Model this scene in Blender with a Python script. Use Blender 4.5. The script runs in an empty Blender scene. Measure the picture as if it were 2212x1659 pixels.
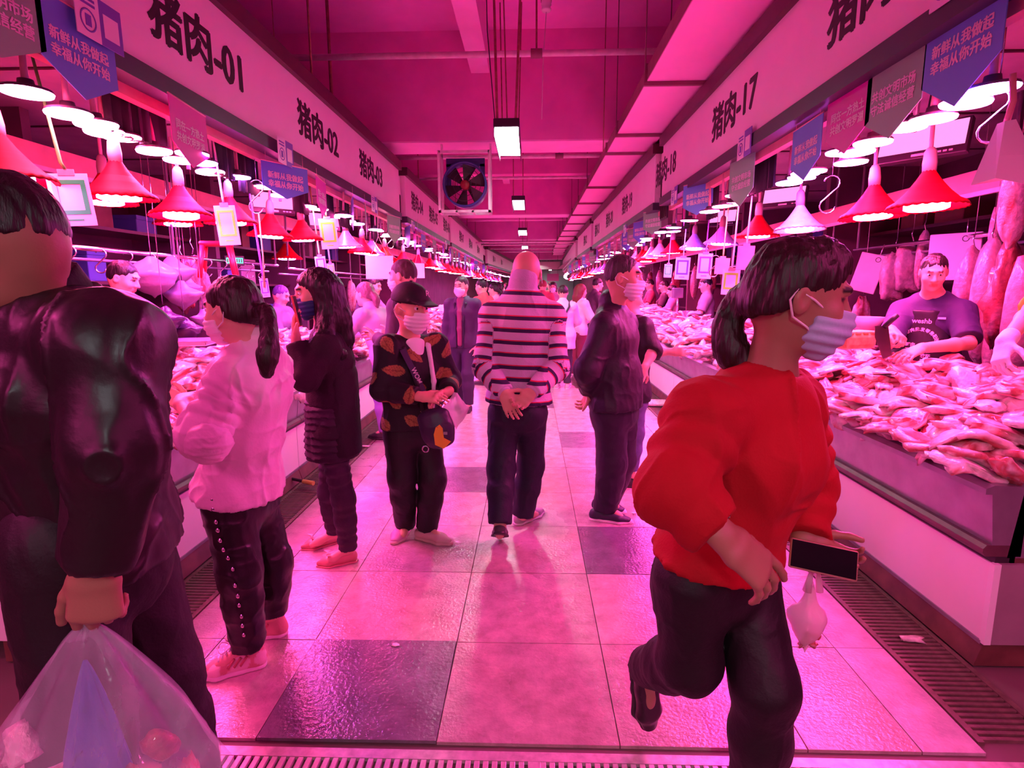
import bpy, bmesh, math, random
import numpy as np
from mathutils import Vector, Matrix
R_ = random.Random(7)
SC = bpy.context.scene
COL = SC.collection
pi = math.pi
# ------------------------------------------------------------------ camera
CF, CH, CP, CYW, CR = 1241.27, 1.4638, .164438, -.032809, -.004919
_f = np.array([math.sin(CYW)*math.cos(CP), math.cos(CYW)*math.cos(CP), -math.sin(CP)])
_r = np.array([math.cos(CYW), -math.sin(CYW), 0.])
_u = np.cross(_r, _f)
_c, _s = math.cos(CR), math.sin(CR)
CRT, CUP, CFW = _c*_r+_s*_u, -_s*_r+_c*_u, _f
CAM = np.array([0, 0, CH])
cd = bpy.data.cameras.new('camera'); cam = bpy.data.objects.new('camera', cd); COL.objects.link(cam)
cd.sensor_width = 36; cd.lens = CF/2212*36; cd.clip_start = .05; cd.clip_end = 300
cam.matrix_world = Matrix([[CRT[0], CUP[0], -CFW[0], 0], [CRT[1], CUP[1], -CFW[1], 0], [CRT[2], CUP[2], -CFW[2], CH], [0, 0, 0, 1]])
SC.camera = cam
def at(x, y, Y):
    """world point on the upright plane at distance Y seen at photo pixel x, y"""
    d = CFW+(x-1106)/CF*CRT-(y-829.5)/CF*CUP
    return CAM+d*(Y/d[1])
def atz(x, y, Z=0.):
    d = CFW+(x-1106)/CF*CRT-(y-829.5)/CF*CUP
    return CAM+d*((Z-CH)/d[2])
def yat(px, X, py=623.):
    """distance along the aisle at which something standing at X shows at photo pixel px, py"""
    d = CFW+(px-1106)/CF*CRT-(py-829.5)/CF*CUP
    return X/d[0]*d[1]
# ------------------------------------------------------------------ world, exposure
wd = bpy.data.worlds.new('world'); SC.world = wd; wd.use_nodes = True
wd.node_tree.nodes['Background'].inputs[0].default_value = (.5, .06, .28, 1)
wd.node_tree.nodes['Background'].inputs[1].default_value = .03
vs = SC.view_settings
vs.view_transform = 'Standard'; vs.look = 'None'; vs.gamma = 1; vs.use_curve_mapping = False; vs.exposure = 1.5
SC.cycles.use_denoising = True
SC.cycles.max_bounces = 8; SC.cycles.diffuse_bounces = 5; SC.cycles.glossy_bounces = 3; SC.cycles.transparent_max_bounces = 12
SC.cycles.sample_clamp_indirect = 4.0
LAMP = 1.0
# ------------------------------------------------------------------ materials
def M(name, col, rough=.5, metal=0., bump=0., bs=60., var=0., vs_=6., spec=.5, emit=None, es=1., attr=None, trans=0., coat=0., stretch=None, alpha=1., sss=0.):
    m = bpy.data.materials.new(name); m.use_nodes = True
    nt = m.node_tree; N = nt.nodes; L = nt.links; b = N['Principled BSDF']
    b.inputs['Roughness'].default_value = rough; b.inputs['Metallic'].default_value = metal
    b.inputs['Specular IOR Level'].default_value = spec
    b.inputs['Transmission Weight'].default_value = trans; b.inputs['Coat Weight'].default_value = coat
    b.inputs['Alpha'].default_value = alpha
    c4 = (col[0], col[1], col[2], 1); b.inputs['Base Color'].default_value = c4
    tc = N.new('ShaderNodeTexCoord'); src = tc.outputs['Object']
    if stretch:
        mp = N.new('ShaderNodeMapping'); mp.inputs['Scale'].default_value = stretch; L.new(src, mp.inputs[0]); src = mp.outputs[0]
    last = None
    if attr:
        a = N.new('ShaderNodeAttribute'); a.attribute_name = attr; last = a.outputs['Color']
    if var:
        n = N.new('ShaderNodeTexNoise'); n.inputs['Scale'].default_value = vs_; n.inputs['Detail'].default_value = 5; L.new(src, n.inputs['Vector'])
        r = N.new('ShaderNodeMapRange'); r.inputs[1].default_value = .3; r.inputs[2].default_value = .7; r.inputs[3].default_value = 1-var; r.inputs[4].default_value = 1+var*.5
        L.new(n.outputs[0], r.inputs[0])
        mx = N.new('ShaderNodeVectorMath'); mx.operation = 'SCALE'
        if last is None: mx.inputs[0].default_value = col[:3]
        else: L.new(last, mx.inputs[0])
        L.new(r.outputs[0], mx.inputs['Scale']); last = mx.outputs[0]
    if last is not None: L.new(last, b.inputs['Base Color'])
    if bump:
        n2 = N.new('ShaderNodeTexNoise'); n2.inputs['Scale'].default_value = bs; n2.inputs['Detail'].default_value = 4; L.new(src, n2.inputs['Vector'])
        bp = N.new('ShaderNodeBump'); bp.inputs['Strength'].default_value = bump; bp.inputs['Distance'].default_value = .01
        L.new(n2.outputs[0], bp.inputs['Height']); L.new(bp.outputs[0], b.inputs['Normal'])
    if emit:
        b.inputs['Emission Color'].default_value = (*emit, 1); b.inputs['Emission Strength'].default_value = es
    return m
def wetfloor(name, col, wet=.5, seedmul=1.):
    m = M(name, col, .45); nt = m.node_tree; N = nt.nodes; L = nt.links; b = N['Principled BSDF']
    g = N.new('ShaderNodeNewGeometry'); oi = N.new('ShaderNodeObjectInfo')
    n1 = N.new('ShaderNodeTexNoise'); n1.inputs['Scale'].default_value = 9; n1.inputs['Detail'].default_value = 9; n1.inputs['Roughness'].default_value = .7; L.new(g.outputs['Position'], n1.inputs[0])
    n2 = N.new('ShaderNodeTexNoise'); n2.inputs['Scale'].default_value = 1.6; n2.inputs['Detail'].default_value = 6; L.new(g.outputs['Position'], n2.inputs[0])
    n3 = N.new('ShaderNodeTexNoise'); n3.inputs['Scale'].default_value = 70; n3.inputs['Detail'].default_value = 4; L.new(g.outputs['Position'], n3.inputs[0])
    r = N.new('ShaderNodeMapRange'); r.inputs[1].default_value = .3; r.inputs[2].default_value = .7; r.inputs[3].default_value = .6; r.inputs[4].default_value = 1.15; L.new(n1.outputs[0], r.inputs[0])
    r2 = N.new('ShaderNodeMapRange'); r2.inputs[3].default_value = .88; r2.inputs[4].default_value = 1.08; L.new(oi.outputs['Random'], r2.inputs[0])
    mu = N.new('ShaderNodeMath'); mu.operation = 'MULTIPLY'; L.new(r.outputs[0], mu.inputs[0]); L.new(r2.outputs[0], mu.inputs[1])
    sc = N.new('ShaderNodeVectorMath'); sc.operation = 'SCALE'; sc.inputs[0].default_value = col[:3]; L.new(mu.outputs[0], sc.inputs['Scale']); L.new(sc.outputs[0], b.inputs['Base Color'])
    rr = N.new('ShaderNodeMapRange'); rr.inputs[1].default_value = .36; rr.inputs[2].default_value = .64; rr.inputs[3].default_value = .42; rr.inputs[4].default_value = .42-.34*wet; 
    sp = N.new('ShaderNodeSeparateXYZ'); L.new(g.outputs['Position'], sp.inputs[0]); acc = n2.outputs[0]
    for cx, wd_ in ((-.68, .3), (.5, .34)):   # the two trodden lanes stay wet
        a1 = N.new('ShaderNodeMath'); a1.operation = 'SUBTRACT'; L.new(sp.outputs[0], a1.inputs[0]); a1.inputs[1].default_value = cx
        a2 = N.new('ShaderNodeMath'); a2.operation = 'ABSOLUTE'; L.new(a1.outputs[0], a2.inputs[0])
        a3 = N.new('ShaderNodeMapRange'); a3.inputs[1].default_value = .08; a3.inputs[2].default_value = wd_; a3.inputs[3].default_value = .2; a3.inputs[4].default_value = 0; L.new(a2.outputs[0], a3.inputs[0])
        a4 = N.new('ShaderNodeMath'); a4.operation = 'ADD'; L.new(acc, a4.inputs[0]); L.new(a3.outputs[0], a4.inputs[1]); acc = a4.outputs[0]
    L.new(acc, rr.inputs[0]); L.new(rr.outputs[0], b.inputs['Roughness'])
    bp = N.new('ShaderNodeBump'); bp.inputs['Strength'].default_value = .75; bp.inputs['Distance'].default_value = .004; L.new(n3.outputs[0], bp.inputs['Height']); L.new(bp.outputs[0], b.inputs['Normal'])
    return m
# ------------------------------------------------------------------ object helpers
def link(o, parent=None):
    COL.objects.link(o)
    if parent is not None: o.parent = parent
    return o
def tag(o, label=None, cat=None, group=None, kind=None):
    if label: o['label'] = label
    if cat: o['category'] = cat
    if group: o['group'] = group
    if kind: o['kind'] = kind
    return o
def mesh_np(name, V, Q, smooth=False):
    me = bpy.data.meshes.new(name); V = np.asarray(V, np.float32); Q = np.asarray(Q, np.int32); k = Q.shape[1]
    me.vertices.add(len(V)); me.vertices.foreach_set('co', V.ravel())
    me.loops.add(Q.size); me.loops.foreach_set('vertex_index', Q.ravel())
    me.polygons.add(len(Q)); me.polygons.foreach_set('loop_start', np.arange(0, Q.size, k, dtype=np.int32)); me.polygons.foreach_set('loop_total', np.full(len(Q), k, np.int32))
    me.update(calc_edges=True); me.validate()
    if smooth: me.polygons.foreach_set('use_smooth', np.ones(len(me.polygons), bool))
    return me
class B:
    """collects boxes, tubes, lathes and plates into one mesh"""
    def __init__(s): s.v = []; s.f = []; s.sm = []
    def add(s, v, f, sm=False):
        o = len(s.v); s.v += [tuple(map(float, p)) for p in v]; s.f += [tuple(i+o for i in q) for q in f]; s.sm += [sm]*len(f); return s
    def box(s, x0, x1, y0, y1, z0, z1, bv=0.):
        if x0 > x1: x0, x1 = x1, x0
        if y0 > y1: y0, y1 = y1, y0
        if bv <= 0:
            return s.add([(x0, y0, z0), (x1, y0, z0), (x1, y1, z0), (x0, y1, z0), (x0, y0, z1), (x1, y0, z1), (x1, y1, z1), (x0, y1, z1)],
                         [(0, 3, 2, 1), (4, 5, 6, 7), (0, 1, 5, 4), (1, 2, 6, 5), (2, 3, 7, 6), (3, 0, 4, 7)])
        bm = bmesh.new(); bmesh.ops.create_cube(bm, size=1)
        for v in bm.verts: v.co = ((x0+x1)/2+v.co.x*(x1-x0), (y0+y1)/2+v.co.y*(y1-y0), (z0+z1)/2+v.co.z*(z1-z0))
        bmesh.ops.bevel(bm, geom=bm.edges[:], offset=bv, segments=2, affect='EDGES', profile=.5)
        bm.verts.ensure_lookup_table(); bm.verts.index_update()
        s.add([v.co for v in bm.verts], [[v.index for v in f.verts] for f in bm.faces]); bm.free(); return s
    def prism(s, pts, a, b, axis=1):
        """extrude a 2D outline (counter order free) from a to b along axis; the outline fills the other two axes in order"""
        n = len(pts); v = []
        for t in (a, b):
            for p in pts:
                q = [p[0], p[1]]; q.insert(axis, t); v.append(q)
        return s.add(v, [tuple(range(n)), tuple(range(2*n-1, n-1, -1))]+[(i, (i+1) % n, n+(i+1) % n, n+i) for i in range(n)])
    def tube(s, pts, r, n=8, sm=True, cap=True):
        P = [Vector(p) for p in pts]; rs = r if hasattr(r, '__len__') else [r]*len(P)
        t0 = (P[1]-P[0]).normalized(); a = t0.orthogonal().normalized(); v = []
        for i, p in enumerate(P):
            t = (P[min(i+1, len(P)-1)]-P[max(i-1, 0)])
            t = t.normalized() if t.length > 1e-9 else t0
            a = (a-t*a.dot(t)); a = a.normalized() if a.length > 1e-6 else t.orthogonal().normalized(); b = t.cross(a)
            for k in range(n): v.append(p+(a*math.cos(2*pi*k/n)+b*math.sin(2*pi*k/n))*rs[i])
        f = [(i*n+k, i*n+(k+1) % n, (i+1)*n+(k+1) % n, (i+1)*n+k) for i in range(len(P)-1) for k in range(n)]
        s.add(v, f, sm)
        if cap: o = len(s.v)-len(v); s.f += [tuple(o+k for k in range(n))[::-1], tuple(o+(len(P)-1)*n+k for k in range(n))]; s.sm += [False, False]
        return s
    def lathe(s, prof, c=(0, 0, 0), n=24, sm=True, wav=None):
        v = []
        for i, (r, z) in enumerate(prof):
            for k in range(n):
                a = 2*pi*k/n; zz = z+(wav(i, k) if wav else 0); v.append((c[0]+r*math.cos(a), c[1]+r*math.sin(a), c[2]+zz))
        f = [(i*n+k, i*n+(k+1) % n, (i+1)*n+(k+1) % n, (i+1)*n+k) for i in range(len(prof)-1) for k in range(n)]
        return s.add(v, f, sm)
    def disc(s, c, r, n=24, flip=False):
        v = [(c[0]+r*math.cos(2*pi*k/n), c[1]+r*math.sin(2*pi*k/n), c[2]) for k in range(n)]
        return s.add(v, [tuple(range(n))[::-1] if flip else tuple(range(n))])
    def mesh(s, name):
        me = bpy.data.meshes.new(name); me.from_pydata(s.v, [], s.f); me.validate()
        if any(s.sm) and len(me.polygons) == len(s.sm): me.polygons.foreach_set('use_smooth', s.sm)
        me.update(); return me
    def obj(s, name, mat, parent=None, **k):
        me = s.mesh(name); me.materials.append(mat); o = bpy.data.objects.new(name, me); link(o, parent); tag(o, **k); return o
def mobj(name, me, mat=None, parent=None, **k):
    if mat and not me.materials: me.materials.append(mat)
    o = bpy.data.objects.new(name, me); link(o, parent); tag(o, **k); return o
def empty(name, loc=(0, 0, 0), rz=0., **k):
    o = bpy.data.objects.new(name, None); o.location = Vector([float(t) for t in loc]); o.rotation_euler[2] = rz; o.empty_display_size = .1; link(o); tag(o, **k); return o
def dup(root, loc=None, rot=None, **k):
    r = root.copy(); COL.objects.link(r)
    if loc is not None: r.location = Vector([float(t) for t in loc])
    if rot is not None: r.rotation_euler = rot
    tag(r, **k)
    for ch in root.children:
        c = ch.copy(); COL.objects.link(c); c.parent = r
        for g in ch.children:
            d = g.copy(); COL.objects.link(d); d.parent = c
    return r
def lettering(name, txt, size, mat, parent, loc, side, bold=.0, ext=.0008, sx=1., align='CENTER', rot=None, spacing=1., sy=1., fat=0.):
    """flat printed writing; side -1: on a face looking to +x, side +1: on a face looking to -x"""
    cu = bpy.data.curves.new(name, 'FONT'); cu.body = txt; cu.size = size; cu.align_x = align; cu.align_y = 'CENTER'; cu.offset = bold; cu.extrude = ext; cu.resolution_u = 3; cu.space_line = spacing
    cu.materials.append(mat); o = bpy.data.objects.new(name, cu); link(o, parent); o.location = loc
    if rot is None: rot = (pi/2, 0, pi/2) if side < 0 else (pi/2, 0, -pi/2)
    o.rotation_euler = rot; o.scale = (sx, sy, 1)
    dg = bpy.context.evaluated_depsgraph_get(); me = bpy.data.meshes.new_from_object(o.evaluated_get(dg)); mo = bpy.data.objects.new(name, me)
    if fat:
        n = len(me.vertices); co = np.empty(n*3, np.float32); me.vertices.foreach_get('co', co); co = co.reshape(-1, 3); pl = [tuple(p.vertices) for p in me.polygons]; V = []; F = []
        for j, (dx, dy) in enumerate(((0, 0), (fat, 0), (-fat, 0), (0, fat*.6), (0, -fat*.6))): V.append(co+np.array((dx, dy, .0001*j), np.float32)); F += [tuple(i+n*j for i in p) for p in pl]
        m2 = bpy.data.meshes.new(name); m2.from_pydata(np.concatenate(V).tolist(), [], F); m2.materials.append(mat); mo.data = m2
    link(mo, parent); mo.location = loc; mo.rotation_euler = rot; mo.scale = (sx, sy, 1); bpy.data.objects.remove(o); mo.name = name; return mo
def ordn(k):
    a = 'first second third fourth fifth sixth seventh eighth ninth tenth eleventh twelfth thirteenth fourteenth fifteenth sixteenth seventeenth eighteenth nineteenth'.split()
    t = 'twent thirt fort fift sixt sevent eight ninet'.split(); n = k+1
    return a[k] if n < 20 else t[n//10-2]+'ieth' if n % 10 == 0 else t[n//10-2]+'y-'+a[n % 10-1]
def bend(Y): return .0019*max(0., Y-25)**2
# ------------------------------------------------------------------ shared materials
m_ceil = M('ceiling_paint', (.86, .22, .68), .75, var=.12, vs_=1.5)  # pink lamp bounce is put into the ceiling colour
m_beam = M('beam_paint', (.8, .18, .56), .75, var=.12, vs_=2)  # beam colour carries the same pink bounce
m_beamlow = M('beam_soffit_paint', (.86, .36, .7), .7, var=.1, vs_=2)  # lighter copy of the beam, lamp light on the soffit put into its colour
m_duct = M('duct_white_metal', (.88, .36, .7), .5, var=.06, vs_=2)  # pale metal with the pink bounce mixed into its colour
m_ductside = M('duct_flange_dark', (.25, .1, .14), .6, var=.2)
m_rust = M('rusty_conduit', (.32, .12, .1), .55, metal=.3, var=.3, vs_=20)
m_pipe = M('painted_pipe', (.7, .5, .6), .5, var=.15, vs_=10)
m_black = M('black_metal', (.025, .02, .025), .5)
m_darkframe = M('sign_frame_dark', (.07, .02, .03), .45, var=.2, vs_=4)
m_greyframe = M('sign_frame_grey', (.045, .04, .065), .45)
m_sign = M('sign_white_board', (.9, .78, .84), .5, var=.04, vs_=2)
m_ink = M('black_print', (.012, .008, .01), .5)
m_white = M('white_plastic', (.82, .8, .82), .4)
m_panel = M('white_counter_panel', (.83, .76, .8), .35, var=.04, vs_=3)
m_steel = M('dull_stainless', (.34, .3, .36), .36, metal=.6, var=.18, vs_=9, bump=.05, bs=40)
m_steel2 = M('bright_stainless', (.7, .68, .72), .22, metal=1., var=.1, vs_=9)
m_plinth = M('dirty_plinth', (.16, .06, .05), .45, var=.45, vs_=8)
m_seal = M('dark_seal', (.03, .02, .028), .5)
m_grate = M('grate_metal', (.62, .5, .52), .42, metal=.3, var=.3, vs_=30, bump=.1)
m_grate2 = M('old_grate_metal', (.2, .13, .11), .5, metal=.3, var=.35, vs_=25, bump=.1)
m_pit = M('drain_pit', (.02, .012, .012), .3)
m_tile = wetfloor('beige_floor_tile', (.52, .39, .375), 1.1)
m_tiled = wetfloor('grey_floor_tile', (.2, .17, .2), 1.1)
m_tiles = wetfloor('border_floor_tile', (.3, .23, .24), .8)
m_tilel = wetfloor('pale_strip_tile', (.52, .43, .46), .6)
m_grout = M('grout', (.16, .1, .1), .7)
m_wall = M('stall_wall', (.15, .06, .1), .6, var=.3, vs_=2.5)
m_stallceil = M('stall_ceiling', (.42, .28, .34), .6, var=.25, vs_=2.5)
m_red = M('red_plastic', (.75, .01, .03), .35)
m_orange = M('orange_red_beam', (.75, .3, .32), .5, var=.15)
m_cloth_black = M('black_curtain', (.02, .014, .022), .8, var=.2)
# ------------------------------------------------------------------ the hall
XL, XR = -1.8, 1.75            # counter fronts
SL, SR = -2.1, 1.75            # sign planes
ZC = 5.15
b = B(); b.box(-6, 8, -6, 1.64, -.06, -.012); 
fl = b.obj('floor', m_grout, kind='structure')
bb = B(); bb.box(-6, 1.7+6, 1.64, 62, -.06, -.012); bb.obj('floor_bed', m_grout, fl)
# aisle tiles
cols = [-1.52, -1.31, -.909, -.309, .291, .891, 1.25, 1.45]
rows = [1.655]+[2.197+.6*k for k in range(45)]
tm = {}
dark = {(2, 0), (4, 2), (2, 4), (4, 6), (3, 9), (2, 13), (4, 15), (3, 20)}
for c in range(7):
    for r_ in range(len(rows)-1):
        if c in (0, 6) and r_ > 24 or r_ > 39: continue
        w = cols[c+1]-cols[c]; d = rows[r_+1]-rows[r_]; key = (round(w, 2), round(d, 2), (c, r_) in dark, c in (0,), c == 6)
        if key not in tm:
            t = B(); g = .0016; t.box(g-w/2, w/2-g, g-d/2, d/2-g, -.012, 0, .0012); me = t.mesh('tile')
            me.materials.append(m_tiled if key[2] else m_tiles if key[3] else m_tilel if key[4] else m_tile); tm[key] = me
        o = mobj('tile', tm[key], None, fl); o.location = ((cols[c]+cols[c+1])/2, (rows[r_]+rows[r_+1])/2, R_.uniform(-.0008, .0008))
        if (c, r_) == (2, 0): o.location.z = .004; o.rotation_euler = (0.004, 0, .004)
t = B(); t.box(-1.52, 1.45, 26.197, 60, -.012, 0); t.obj('far_tiling', m_tile, fl, kind='stuff')
t = B(); t.box(-1.52, -1.31, 16.6, 26.197, -.012, 0); t.box(1.25, 1.45, 16.6, 26.197, -.012, 0); t.obj('far_border_tiling', m_tiles, fl, kind='stuff')
# side drains and front drain
def drain(side, x0, x1):
    e = empty('floor_drain', ((x0+x1)/2, 1.7, 0), label='slotted metal floor drain along the foot of the %s meat counter' % ('left' if side < 0 else 'right'), cat='drain')
    cx = (x0+x1)/2; w = x1-x0
    B().box(-w/2, w/2, 0, 40, -.05, -.04).obj('drain_pit', m_pit, e)
    B().box(-w/2, -w/2+.022, 0, 40, -.035, .002).obj('edge_frame', m_grate2, e); B().box(w/2-.022, w/2, 0, 40, -.035, .002).obj('edge_frame', m_grate2, e)
    me = B().box(-w/2+.022, w/2-.022, -.0075, .0075, -.02, 0, .0015).mesh('bar'); me.materials.append(m_grate2)
    Y = .02
    for k in range(150):
        o = mobj('bar', me, None, e); o.location = (0, Y, 0); Y += .027
    q = B()
    while Y < 24:
        q.box(-w/2+.022, w/2-.022, Y-.0075, Y+.0075, -.02, 0); Y += .027
    q.obj('far_bars', m_grate2, e, kind='stuff')
drain(-1, -1.77, -1.525); drain(1, 1.455, 1.72)
e = empty('floor_drain', (0, 1.45, 0), label='broad pale metal grate crossing the aisle in front of the dark tile', cat='drain')
B().box(-1.6, 2.2, -.35, .17, -.06, -.045).obj('drain_pit', m_pit, e)
B().box(-1.6, 2.2, .135, .172, -.045, .001).obj('edge_frame', m_grate, e); B().box(-1.6, 2.2, -.35, -.31, -.045, .001).obj('edge_frame', m_grate, e)
me = B().box(-.0085, .0085, -.31, .135, -.025, 0, .0015).mesh('bar'); me.materials.append(m_grate)
wide = B().box(-.02, .02, -.31, .135, -.025, .001, .0015).mesh('joint_bar'); wide.materials.append(m_grate)
x = -1.58; k = 0
while x < 2.18:
    if k % 36 == 20: o = mobj('joint_bar', wide, None, e); x += .012
    else: o = mobj('bar', me, None, e)
    o.location = (x, 0, 0); x += .028; k += 1
# outer floor strips under the stalls are the floor bed; ceiling
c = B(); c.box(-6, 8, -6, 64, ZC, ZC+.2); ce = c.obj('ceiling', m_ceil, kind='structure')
n = 0
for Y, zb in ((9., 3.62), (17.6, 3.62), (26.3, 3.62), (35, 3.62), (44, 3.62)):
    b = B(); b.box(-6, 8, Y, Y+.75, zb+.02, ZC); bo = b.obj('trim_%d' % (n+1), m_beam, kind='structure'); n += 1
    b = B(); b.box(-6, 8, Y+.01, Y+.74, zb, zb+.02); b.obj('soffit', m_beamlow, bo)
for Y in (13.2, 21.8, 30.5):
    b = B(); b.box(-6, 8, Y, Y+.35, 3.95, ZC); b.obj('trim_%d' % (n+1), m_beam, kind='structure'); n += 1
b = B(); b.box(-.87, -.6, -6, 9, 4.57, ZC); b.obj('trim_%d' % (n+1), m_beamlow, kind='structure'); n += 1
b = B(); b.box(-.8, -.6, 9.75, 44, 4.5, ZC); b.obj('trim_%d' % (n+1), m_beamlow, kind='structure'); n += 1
for sd, X in ((-1, -4.7), (1, 4.5)):
    b = B(); b.box(X, X+sd*.12, -6, 62, 0, ZC); b.obj('wall_left' if sd < 0 else 'wall_right', m_wall, kind='structure')
b = B(); b.box(-6, 8, 62, 62.2, 0, ZC); b.obj('wall_back', M('far_wall', (.5, .45, .47), .7, var=.3, vs_=.5), kind='structure')
b = B(); b.box(-6, 8, -6.2, -6, 0, ZC); b.obj('wall_front', m_wall, kind='structure')
# stall ceilings behind the signs, one long strip each side
for sd, xs, xw in ((-1, SL-.1, -4.7), (1, SR+.1, 4.5)):
    e = B(); e.box(xs, xw, 2.0, 40, 2.78, 2.84); so = e.obj('stall_ceiling_left' if sd < 0 else 'stall_ceiling_right', m_stallceil, kind='structure')
    for Y in np.arange(2.4, 30, 1.2):
        q = B(); q.box(xs, xw, Y-.012, Y+.012, 2.77, 2.782); q.obj('panel_joint', m_darkframe, so)
# ventilation duct on the right: separate lengths bolted with flanges
e = empty('ventilation_duct', (1.15, 0, 3.48), label='long pale rectangular ventilation duct hung below the ceiling on the right', cat='duct')
ys = [-2., 3.3, 6.15, 8.1, 9.15, 12.1, 14.3, 16.5, 18.7, 20.9, 23.1, 25.3, 27.5, 29.7, 31.9, 34.1, 36.3]
for a, b_ in zip(ys[:-1], ys[1:]):
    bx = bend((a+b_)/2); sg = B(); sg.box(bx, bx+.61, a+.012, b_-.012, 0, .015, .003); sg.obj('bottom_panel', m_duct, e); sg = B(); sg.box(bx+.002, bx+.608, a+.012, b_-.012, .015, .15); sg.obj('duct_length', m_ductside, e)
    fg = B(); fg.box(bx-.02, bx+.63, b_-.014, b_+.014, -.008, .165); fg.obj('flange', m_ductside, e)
    if a < 24:
        hr = B(); hr.box(bx-.03, bx+.66, b_-.018, b_+.018, -.04, -.009); hr.tube([(bx-.02, b_, -.04), (bx-.02, b_, 1.66)], .007, 6); hr.tube([(bx+.65, b_, -.04), (bx+.65, b_, 1.66)], .007, 6); hr.obj('hanger', m_ductside, e)
# a cable ladder beside the duct over the right signs
e = empty('cable_tray', (1.95, 2., 3.42), label='dark cable tray with looping cables between duct and right signboards', cat='cable tray')
q = B(); q.box(-.03, .0, -3, 30, 0, .08); q.box(.16, .19, -3, 30, 0, .08); q.obj('side_rail', m_black, e)
q = B()
for Y in np.arange(-2.8, 22, .45): q.box(0, .16, Y, Y+.03, .01, .03)
q.obj('rungs', m_black, e, kind='stuff')
q = B()
for k in range(3): q.tube([(.05+.03*k, Y, .05+.03*math.sin(Y*1.7+k)) for Y in np.arange(-3, 24, .3)], .012, 6)
q.obj('cables', m_seal, e, kind='stuff')
# pipes crossing under the ceiling
def pipe(name, Y, Z, r, x0, x1, label, hang=()):
    e = empty(name, (0, Y, Z), label=label, cat='pipe')
    B().tube([(x0, 0, 0), (x1, 0, 0)], r, 12).obj('pipe_run', m_pipe, e)
    for hx in hang:
        B().tube([(hx, 0, 0), (hx, 0, ZC-Z)], .012, 6).obj('hanger_rod', m_rust, e)
        B().tube([(hx-.07, 0, 0), (hx+.07, 0, 0)], r*1.5, 10).obj('clamp', m_ductside, e)
pipe('sprinkler_pipe', 7.6, 4.3, .037, -6, 8, 'pink painted pipe crossing in front of the nearest ceiling beam', (.07,))
pipe('sprinkler_pipe', 10.6, 3.75, .035, -6, 8, 'thin painted pipe crossing just behind the fan', (.5,))
pipe('sprinkler_pipe', 12.4, 3.72, .03, -6, 8, 'thin painted pipe crossing the bay behind the second aisle lamp')
for k, Y in enumerate((22.5, 25, 29., 33)):
    pipe('sprinkler_pipe', Y, 3.2+.1*k, .03, -3, 3, 'far thin painted pipe above the distant crowd, number %s from the fan' % ('three', 'four', 'five', 'six')[k])
# thin rods left of the ceiling, and sign hangers
for px, Yr, lab in ((629, 7.0, 'hairline'), (740, 8.0, 'thick')):
    X = (px-1146)*Yr/1241.
    q = B(); q.tube([(0, 0, 0), (0, 0, ZC-3.36)], .006 if lab == 'hairline' else .022, 8); o = q.obj('hanging_rod', m_rust, label='%s vertical rod from ceiling to the left signboard top' % ('thin' if lab == 'hairline' else 'thick rusty'), cat='rod'); o.location = (X, Yr, 3.36)
for px, py, Yr in ((1303, 55, 8.0),):
    P = at(px, 330, Yr); q = B(); q.tube([(0, 0, 0), (0, 0, ZC-P[2])], .007, 6); o = q.obj('hanging_rod', m_rust, label='thin rod hanging free between the aisle lamp and duct', cat='rod'); o.location = P
# smoke detector lamp-holder hanging from the slab
e = empty('ceiling_lampholder', at(1180, 18, 7.9)*1., label='round white lamp holder on the ceiling slab with a drop cord', cat='lamp holder')
e.location.z = ZC
B().box(-.07, .07, -.07, .07, -.12, 0).obj('junction_box', m_ductside, e)
B().lathe([(.001, -.26), (.05, -.255), (.065, -.23), (.05, -.2), (.065, -.18), (.06, -.13), (.045, -.12)], n=16).obj('holder', m_white, e)
B().tube([(0, 0, -.26), (-.04, .05, -.9), (-.05, .1, -1.5)], .006, 6).obj('cord', m_pipe, e)
# box fan under the beam
P0 = at(1003, 394, 8.8)
e = empty('exhaust_fan', P0, label='square exhaust fan with red hub hung under the ceiling beam', cat='fan')
fr = B()
for z in (-.41, .43): fr.box(-.37, .37, -.02, .02, z-.018, z+.018); fr.box(-.37, .37, .3, .34, z-.018, z+.018)
for x in (-.37, .37): fr.box(x-.018, x+.018, -.02, .02, -.43, .45); fr.box(x-.018, x+.018, .3, .34, -.43, .45); fr.box(x-.018, x+.018, -.02, .34, -.43, -.4)
for x in (-.12, .12): fr.box(x-.015, x+.015, -.02, .34, -.43, -.4)
for x in (-.37, .37): fr.box(x-.015, x+.015, .3, .34, .44, 3.615-P0[2])
fr.obj('mounting_frame', m_pipe, e)
ring = B(); ring.lathe([(.3, -.13), (.325, -.13), (.325, .13), (.3, .13), (.3, -.13)], n=32); ro = ring.obj('housing_ring', M('fan_blue', (.03, .03, .2), .4), e); ro.rotation_euler = (pi/2, 0, 0); ro.location = (0, .14, -.02)
sq = B(); sq.box(-.29, .29, .2, .22, .26, .38); sq.box(-.29, -.22, .2, .22, -.02, .3); sq.box(.22, .29, .2, .22, -.02, .3); sq.obj('back_plate', M('fan_plate_blue', (.03, .025, .16), .4), e)
m_blade = M('fan_blade', (.035, .01, .018), .4)
for k in range(6):
    q = B(); q.add([(.06, -.02, -.03), (.29, -.1, -.05), (.29, .1, .03), (.06, .04, .03), (.06, -.02, -.024), (.29, -.1, -.044), (.29, .1, .036), (.06, .04, .036)], [(0, 1, 2, 3), (7, 6, 5, 4), (0, 4, 5, 1), (1, 5, 6, 2), (2, 6, 7, 3), (3, 7, 4, 0)])
    o = q.obj('blade', m_blade, e); o.matrix_local = Matrix.Translation((0, .14, -.02)) @ Matrix.Rotation(pi/2, 4, 'X') @ Matrix.Rotation(k*pi/3+.3, 4, 'Z')
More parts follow.
